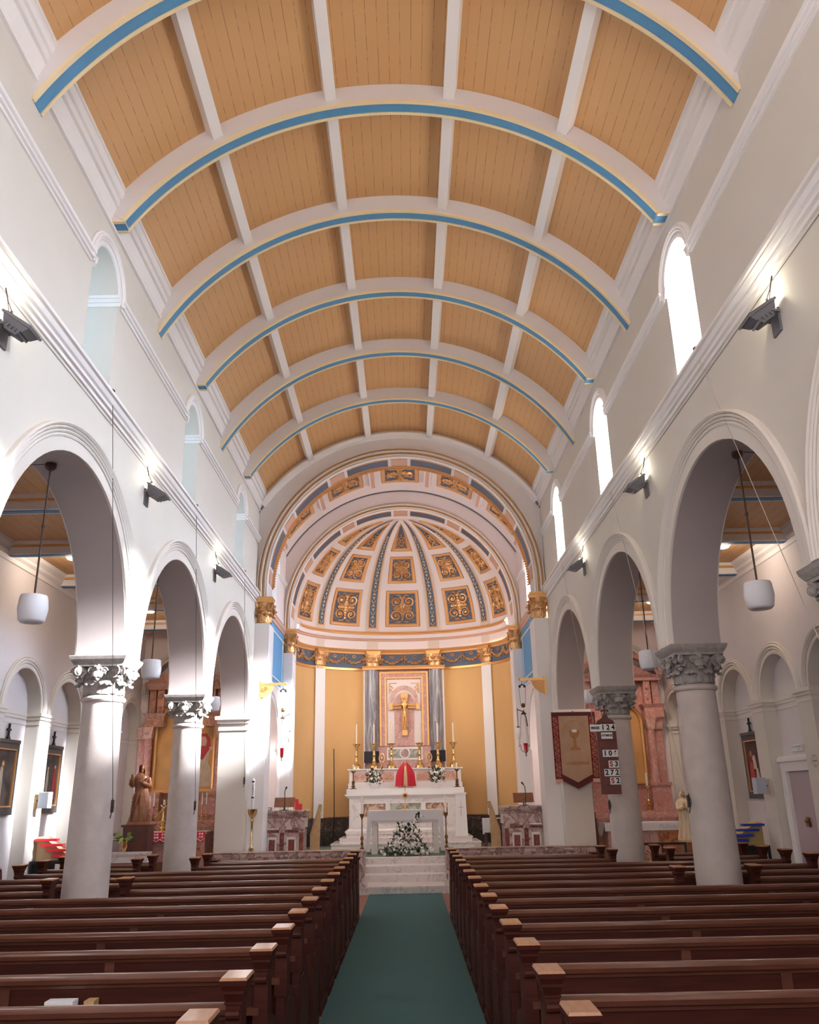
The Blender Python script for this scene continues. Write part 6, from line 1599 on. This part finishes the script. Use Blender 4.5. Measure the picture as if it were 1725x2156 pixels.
    if veil:
        for q in (-1, 1): arm([(q * 0.115, 0, 0.79), (q * 0.13, -0.05, 0.66), (q * 0.07, -0.12, 0.69), (q * 0.018, -0.145, 0.735)], (-q * 0.12, -0.05, 1), (q, 0, 0))
    else:
        arm([(-0.12, 0, 0.79), (-0.17, -0.02, 0.66), (-0.165, -0.09, 0.70), (-0.155, -0.12, 0.78)], (0.05, -0.1, 1), (0, -1, 0))
        arm([(0.12, 0, 0.79), (0.16, -0.03, 0.66), (0.09, -0.12, 0.68), (0.035, -0.145, 0.72)], (-1, -0.1, 0.35), (0, -1, 0))
    t = MB(); t.frus(0, 0, 0, 0.19 * k, 0.15 * k, 0.045 * k, 0.17 * k, 0.13 * k); obj('plinth', t, plinth, e, smooth=False)
    return e
statue('christ_statue', 'carved brown wooden statue of a bearded robed figure raising one hand', (-5.14, 17.22, 1.31), 1.07, 'statuewood', 'statuewood', 'statuewood', False, radians(8))
statue('mary_statue', 'cream statue of a veiled woman with joined hands beside the right aisle altar', (5.41, 17.20, 0.80), 0.89, 'marycloth', 'skin', 'hair', True, radians(-10), plinth='lightwood')
t = MB(); t.box(-0.24, 0.24, -0.20, 0.20, 0, 1.27); t.box(-0.27, 0.27, -0.23, 0.23, 1.27, 1.31)
o = obj('statue_pedestal', t, 'darkwood', smooth=False); o.location = (-5.14, 17.28, 0); tag(o, 'dark wooden pedestal under the brown statue', 'pedestal')
e = thing('statue_stool', 'small round table draped in brown under the cream statue', 'pedestal', (5.41, 17.22, 0))
t = MB(); t.lathe([(0.17, 0), (0.17, 0.03), (0.05, 0.06), (0.05, 0.75), (0.18, 0.775), (0.18, 0.79)], n=20); obj('table', t, 'darkwood', e)
t = MB(); t.grid(lambda u, v: ((0.19 + 0.02 * u + 0.012 * u * sin(v * 2 * pi * 9)) * cos(2 * pi * v), (0.19 + 0.02 * u + 0.012 * u * sin(v * 2 * pi * 9)) * sin(2 * pi * v), 0.798 - 0.24 * u), 6, 48, cv=True); t.lathe([(0.19, 0.795), (0.19, 0.799)], n=24); obj('drape', t, 'brownwood', e)
# aisle rails
e = thing('marble_rail', 'low white marble rail on brown boarding before the left side altar', 'altar rail', (-4.92, 16.80, 0))
t = MB(); t.box(-0.70, 0.22, -0.05, 0.06, 0, 0.66); obj('boarding', t, 'statuewood', e, smooth=False)
t = MB(); t.box(-0.70, 0.17, -0.12, 0.12, 0.66, 0.76); t.box(-0.70, 0.17, -0.14, 0.14, 0.80, 0.84); t.box(-0.68, 0.15, -0.10, 0.10, 0.76, 0.80); obj('coping', t, 'marble_white', e, smooth=False)
t = MB(); t.box(0.20, 1.02, -0.03, 0.03, 0.0, 0.66); obj('side_boarding', t, 'statuewood', e, smooth=False)
e = thing('iron_rail', 'dark scrolled metal rail before the right side altar', 'altar rail', (4.76, 16.4, 0))
t = MB(); t.box(-0.50, 0.36, -0.05, 0.05, 0.80, 0.84); t.box(-0.50, 0.36, -0.03, 0.03, 0.10, 0.13)
for x in (-0.49, -0.07, 0.35): t.box(x - 0.015, x + 0.015, -0.02, 0.02, 0, 0.8)
obj('frame', t, 'iron', e, smooth=False)
t = MB()
for cx in (-0.28, 0.14):
    for q in (-1, 1):
        t.tube([(x, 0, z) for x, z in spiral(cx + q * 0.09, 0.62, 0.08, 0.015, pi / 2, 1.4 * q, 20)], 0.010, 5)
        t.tube([(x, 0, z) for x, z in spiral(cx + q * 0.09, 0.36, 0.08, 0.015, -pi / 2, -1.4 * q, 20)], 0.010, 5)
    t.tube([(cx, 0, 0.12), (cx, 0, 0.8)], 0.008, 5)
obj('scrollwork', t, 'brass', e)
# vase of green and yellow leaves by the left statue
e = thing('potted_plant', 'brass vase of green and yellow leaves below the brown statue', 'plant', (-5.24, 16.80, 0.84))
t = MB(); t.lathe([(0.05, 0), (0.035, 0.03), (0.07, 0.10), (0.06, 0.17), (0.075, 0.20), (0, 0.18)], n=16); obj('vase', t, 'brass', e)
t = MB(); rnd = random.Random(3)
for k in range(26):
    a = rnd.uniform(0, 2 * pi); L_ = rnd.uniform(0.16, 0.34); up = rnd.uniform(0.1, 0.9)
    t.tube([(0, 0, 0.18), (L_ * .5 * cos(a), L_ * .4 * sin(a) * .6, 0.18 + L_ * up * .6), (L_ * cos(a), L_ * .6 * sin(a), 0.18 + L_ * up * .7)], [0.004, 0.008, 0.002], 4)
obj('fronds', t, 'leaf', e)
t = MB()
for k in range(7):
    a = k * 0.9; c_ = Vector((0.10 * cos(a), 0.06 * sin(a) - 0.06, 0.26 + 0.05 * sin(k * 2))); d = Vector((cos(a), -0.4, 0.5 * sin(k))).normalized() * 0.10; w_2 = Vector((-d.z, 0, d.x)) * 0.5
    t.add([c_ - d * .5, c_ + w_2, c_ + d, c_ - w_2], [(0, 1, 2, 3)])
obj('leaves', t, 'palegreen', e, smooth=False, recalc=False)

# ------------------------------------------------------------------ votive stands
def votive(s, y, label, tier_m, box_m):
    e = thing('votive_stand', label, 'candle stand', (s * 5.42, y, 0))
    t = MB(); t.box(-0.27, 0.27, -0.26, 0.26, 0.86, 0.90)
    for x in (-0.25, 0.25):
        for y2 in (-0.24, 0.24): t.box(x - 0.02, x + 0.02, y2 - 0.02, y2 + 0.02, 0, 0.86)
    t.box(-0.26, 0.10, -0.22, -0.20, 0.50, 0.86)
    obj('table', t, 'black', e, smooth=False)
    t = MB(); t.prism([(-0.25, 0.90), (0.25, 0.90), (0.25, 1.22), (0.21, 1.22), (-0.25, 0.98)], 'x', s * 0.25 - 0.02, s * 0.25 + 0.02) if False else t.prism([(s * 0.27, 0.90), (s * -0.24, 0.90), (s * -0.24, 0.96), (s * 0.20, 1.24), (s * 0.27, 1.24)], 'y', -0.05, 0.26)
    obj('case', t, box_m, e, smooth=False)
    for k in range(4):
        t = MB(); xs = sorted((s * (0.27 - 0.10 * k + 0.0), s * (0.27 - 0.10 * k - 0.34)))
        t.box(xs[0], xs[1], -0.16 - 0.02 * k, -0.05, 1.18 - 0.075 * k, 1.215 - 0.075 * k); obj('tier', t, tier_m, e, smooth=False)
    return e
votive(-1, 14.0, 'tiered votive candle stand with red shelves in the left aisle', 'redplastic', 'creampaint')
votive(1, 14.25, 'tiered votive candle stand with blue shelves in the right aisle', 'blueplastic', 'yellowbox')
# ------------------------------------------------------------------ stations of the cross
def station(s, y, label, m_, figs):
    e = thing('framed_picture', label, 'picture', (s * (XA + 0.195), y, 2.10))
    d = -s
    def bx(nm, y0, y1, z0, z1, d0, d1, m, par=e):
        t = MB(); t.box(*sorted((d * d0, d * d1)), y0, y1, z0, z1); return obj(nm, t, m, par, smooth=False)
    fr_ = MB()
    for q in ((-0.39, 0.39, 0.42, 0.53), (-0.39, 0.39, -0.52, -0.41), (-0.39, -0.345, -0.41, 0.42), (0.345, 0.39, -0.41, 0.42)): fr_.box(*sorted((0, d * 0.05)), *q)
    fr_.box(*sorted((0, d * 0.07)), -0.37, 0.37, 0.50, 0.55)
    f0 = obj('frame', fr_, 'frame', e, smooth=False)
    t = MB()
    for q in ((-0.345, 0.345, 0.40, 0.42), (-0.345, 0.345, -0.41, -0.39), (-0.345, -0.325, -0.39, 0.40), (0.325, 0.345, -0.39, 0.40)): t.box(*sorted((0, d * 0.045)), *q)
    obj('gilt_slip', t, 'goldpaint', f0, smooth=False)
    cv_ = bx('canvas', -0.33, 0.33, -0.39, 0.40, 0.005, 0.02, m_)
    for i, (poly, mm) in enumerate(figs):
        t = MB(); t.prism([(yy, zz) for yy, zz in poly], 'x', *sorted((d * 0.019, d * (0.0225 + 0.001 * i)))); obj('painted_figure', t, mm, cv_, smooth=False)
    t = MB(); t.box(*sorted((d * 0.02, d * 0.045)), -0.015, 0.015, 0.55, 0.78); t.box(*sorted((d * 0.02, d * 0.045)), -0.055, 0.055, 0.675, 0.705); t.frus(d * 0.033, 0, 0.53, 0.02, 0.06, 0.60, 0.014, 0.02); obj('cross', t, 'black', e, smooth=False)
    for k in range(1): pass
    return e
def robe_poly(y, z, w, h): return [(y - w, z), (y + w, z), (y + w * .8, z + h * .6), (y + w * .55, z + h), (y - w * .5, z + h), (y - w * .9, z + h * .5)]
def disc_poly(y, z, r): return [(y + r * cos(2 * pi * k / 12), z + r * sin(2 * pi * k / 12)) for k in range(12)]
station(-1, 12.93 + 0.0, 'dark framed station picture cut by the left edge, pale robed figure', 'paintdark', [(robe_poly(-0.05, -0.34, 0.07, 0.5), 'paintpale'), (disc_poly(-0.03, 0.20, 0.05), 'stitchgold'), (disc_poly(-0.03, 0.20, 0.03), 'skin')])
station(-1, 14.62, 'framed station picture beside the nearer left column with a red robed figure', 'paintdark', [(robe_poly(-0.08, -0.30, 0.05, 0.45), 'paintpale'), (disc_poly(-0.08, 0.18, 0.028), 'skin'), (robe_poly(0.20, -0.30, 0.08, 0.48), 'robered'), (disc_poly(0.20, 0.21, 0.03), 'skin')])
station(1, 14.62, 'framed station picture in the right aisle with dark red figures', 'paintred', [(robe_poly(0.02, -0.05, 0.07, 0.22), 'paintpale'), (disc_poly(0.14, 0.20, 0.05), 'stitchgold'), (disc_poly(0.06, 0.12, 0.035), 'skin'), (robe_poly(-0.06, -0.22, 0.06, 0.18), 'paintpale'), (robe_poly(0.16, -0.34, 0.10, 0.40), 'robered')])
# wall loudspeakers
for s in (-1, 1):
    e = thing('wall_speaker', '%s wall loudspeaker on the %s aisle pilaster' % (('pale blue-white', 'left') if s < 0 else ('pale grey', 'right')), 'loudspeaker', (s * XA, 13.75, 1.78))
    d = -s
    t = MB(); t.box(*sorted((0, d * 0.03)), -0.045, 0.045, -0.13, 0.10); obj('bracket', t, 'lightwood' if s < 0 else 'beige', e, smooth=False)
    t = MB(); t.box(*sorted((d * 0.03, d * 0.10)), -0.012, 0.012, -0.01, 0.01); obj('arm', t, 'greymetal', e, smooth=False)
    t = MB(); t.box(-0.085, 0.085, -0.06, 0.06, -0.12, 0.12); t.xform(Matrix.Translation((d * 0.17, -0.03, 0)) @ Matrix.Rotation(radians(8) * s, 4, 'Z')); obj('cabinet', t, 'bluegreyplastic', e, smooth=False, bevel=0.008)
# door in the right aisle
e = struct(empty('door_1', (XA + 0.19, 12.93, 0)), 'mauve side door in a white moulded frame')
t = MB(); t.box(-0.02, 0.0, -0.44, 0.44, 0.0, 1.98); obj('door_leaf', t, 'doorpaint', e, smooth=False)
t = MB()
for q in ((-0.60, -0.44, 0, 2.12), (0.44, 0.60, 0, 2.12), (-0.44, 0.44, 1.98, 2.12)): t.box(-0.07, 0.0, *q)
t.box(-0.11, 0.0, -0.61, 0.61, 2.12, 2.17); t.box(-0.09, 0.0, -0.61, 0.61, 2.17, 2.20); t.box(-0.09, -0.05, -0.57, -0.53, 0, 2.12); t.box(-0.09, -0.05, 0.53, 0.57, 0, 2.12)
obj('door_frame', t, 'trim', e, smooth=False)
t = MB(); t.ball((-0.05, 0.0, 1.29), 0.05, 10, 7, sy=1.0, sx=0.6); t.tube([(-0.03, -0.04, 1.33), (-0.08, -0.02, 1.27), (-0.08, 0.03, 1.27), (-0.03, 0.04, 1.33)], 0.012, 6); t.box(-0.06, -0.02, -0.05, 0.05, 1.20, 1.27)
obj('door_knocker', t, 'bronze', e)
e = thing('emergency_light', 'white box-shaped emergency light above the side door', 'emergency light', (XA + 0.20, 12.93, 2.25))
t = MB(); t.box(-0.06, 0.0, -0.15, 0.15, 0, 0.10); obj('housing', t, 'whiteplastic', e, smooth=False, bevel=0.01)
t = MB(); t.box(-0.066, -0.06, -0.14, 0.14, 0.055, 0.09); t.ball((-0.062, -0.08, 0.03), 0.012, 8, 5); obj('lens', t, 'bluegreyplastic', e, smooth=False)
# consecration cross disc on the pilaster at the right edge
e = thing('cross_plaque', 'small round plaque with a thin dark cross on the right edge pilaster', 'plaque', (XA, 12.07, 2.09))
t = MB(); t.ring_yz([(0.075, -0.012), (0.085, -0.012), (0.085, 0.0), (0.075, 0.0)], 0, 0, 0, 2 * pi, 28); obj('rim', t, 'bronze', e)
t = MB(); t.box(-0.012, 0, -0.005, 0.005, -0.08, 0.08); t.box(-0.012, 0, -0.07, 0.07, -0.005, 0.005); obj('cross', t, 'black', e, smooth=False)
# stacked chairs at the left edge
def chair(loc, label, rz):
    e = thing('stacking_chair', label, 'chair', loc, rz)
    t = MB(); t.prism([(-0.21, 0.50), (0.21, 0.50), (0.22, 0.70)] + [(0.21 * cos(a), 0.74 + 0.17 * sin(a)) for a in [pi * k / 14 for k in range(15)]] + [(-0.22, 0.70)], 'y', -0.03, 0.02); obj('backrest', t, 'maroon', e)
    t = MB(); t.tube([(-0.20, 0.0, 0.48)] + [(0.225 * cos(a), 0.0, 0.74 + 0.185 * sin(a)) for a in [pi - pi * k / 14 for k in range(15)]] + [(0.20, 0.0, 0.48)], 0.013, 6); obj('back_frame', t, 'chrome', e)
    t = MB(); t.box(-0.20, 0.20, -0.02, 0.30, 0.44, 0.50); obj('seat', t, 'maroon', e, bevel=0.02)
    for x in (-0.19, 0.19):
        for y2 in (0.0, 0.28):
            t = MB(); t.tube([(x, y2, 0.46), (x * 1.04, y2 + (0.02 if y2 else -0.02), 0.0)], 0.012, 6); obj('leg', t, 'chrome', e)
    return e
chair((-5.42, 12.15, 0.0), 'maroon upholstered chair by the left aisle wall, the nearer to the pews', radians(-75))
chair((-5.42, 11.72, 0.0), 'maroon upholstered chair cut by the left edge of the view', radians(-75))
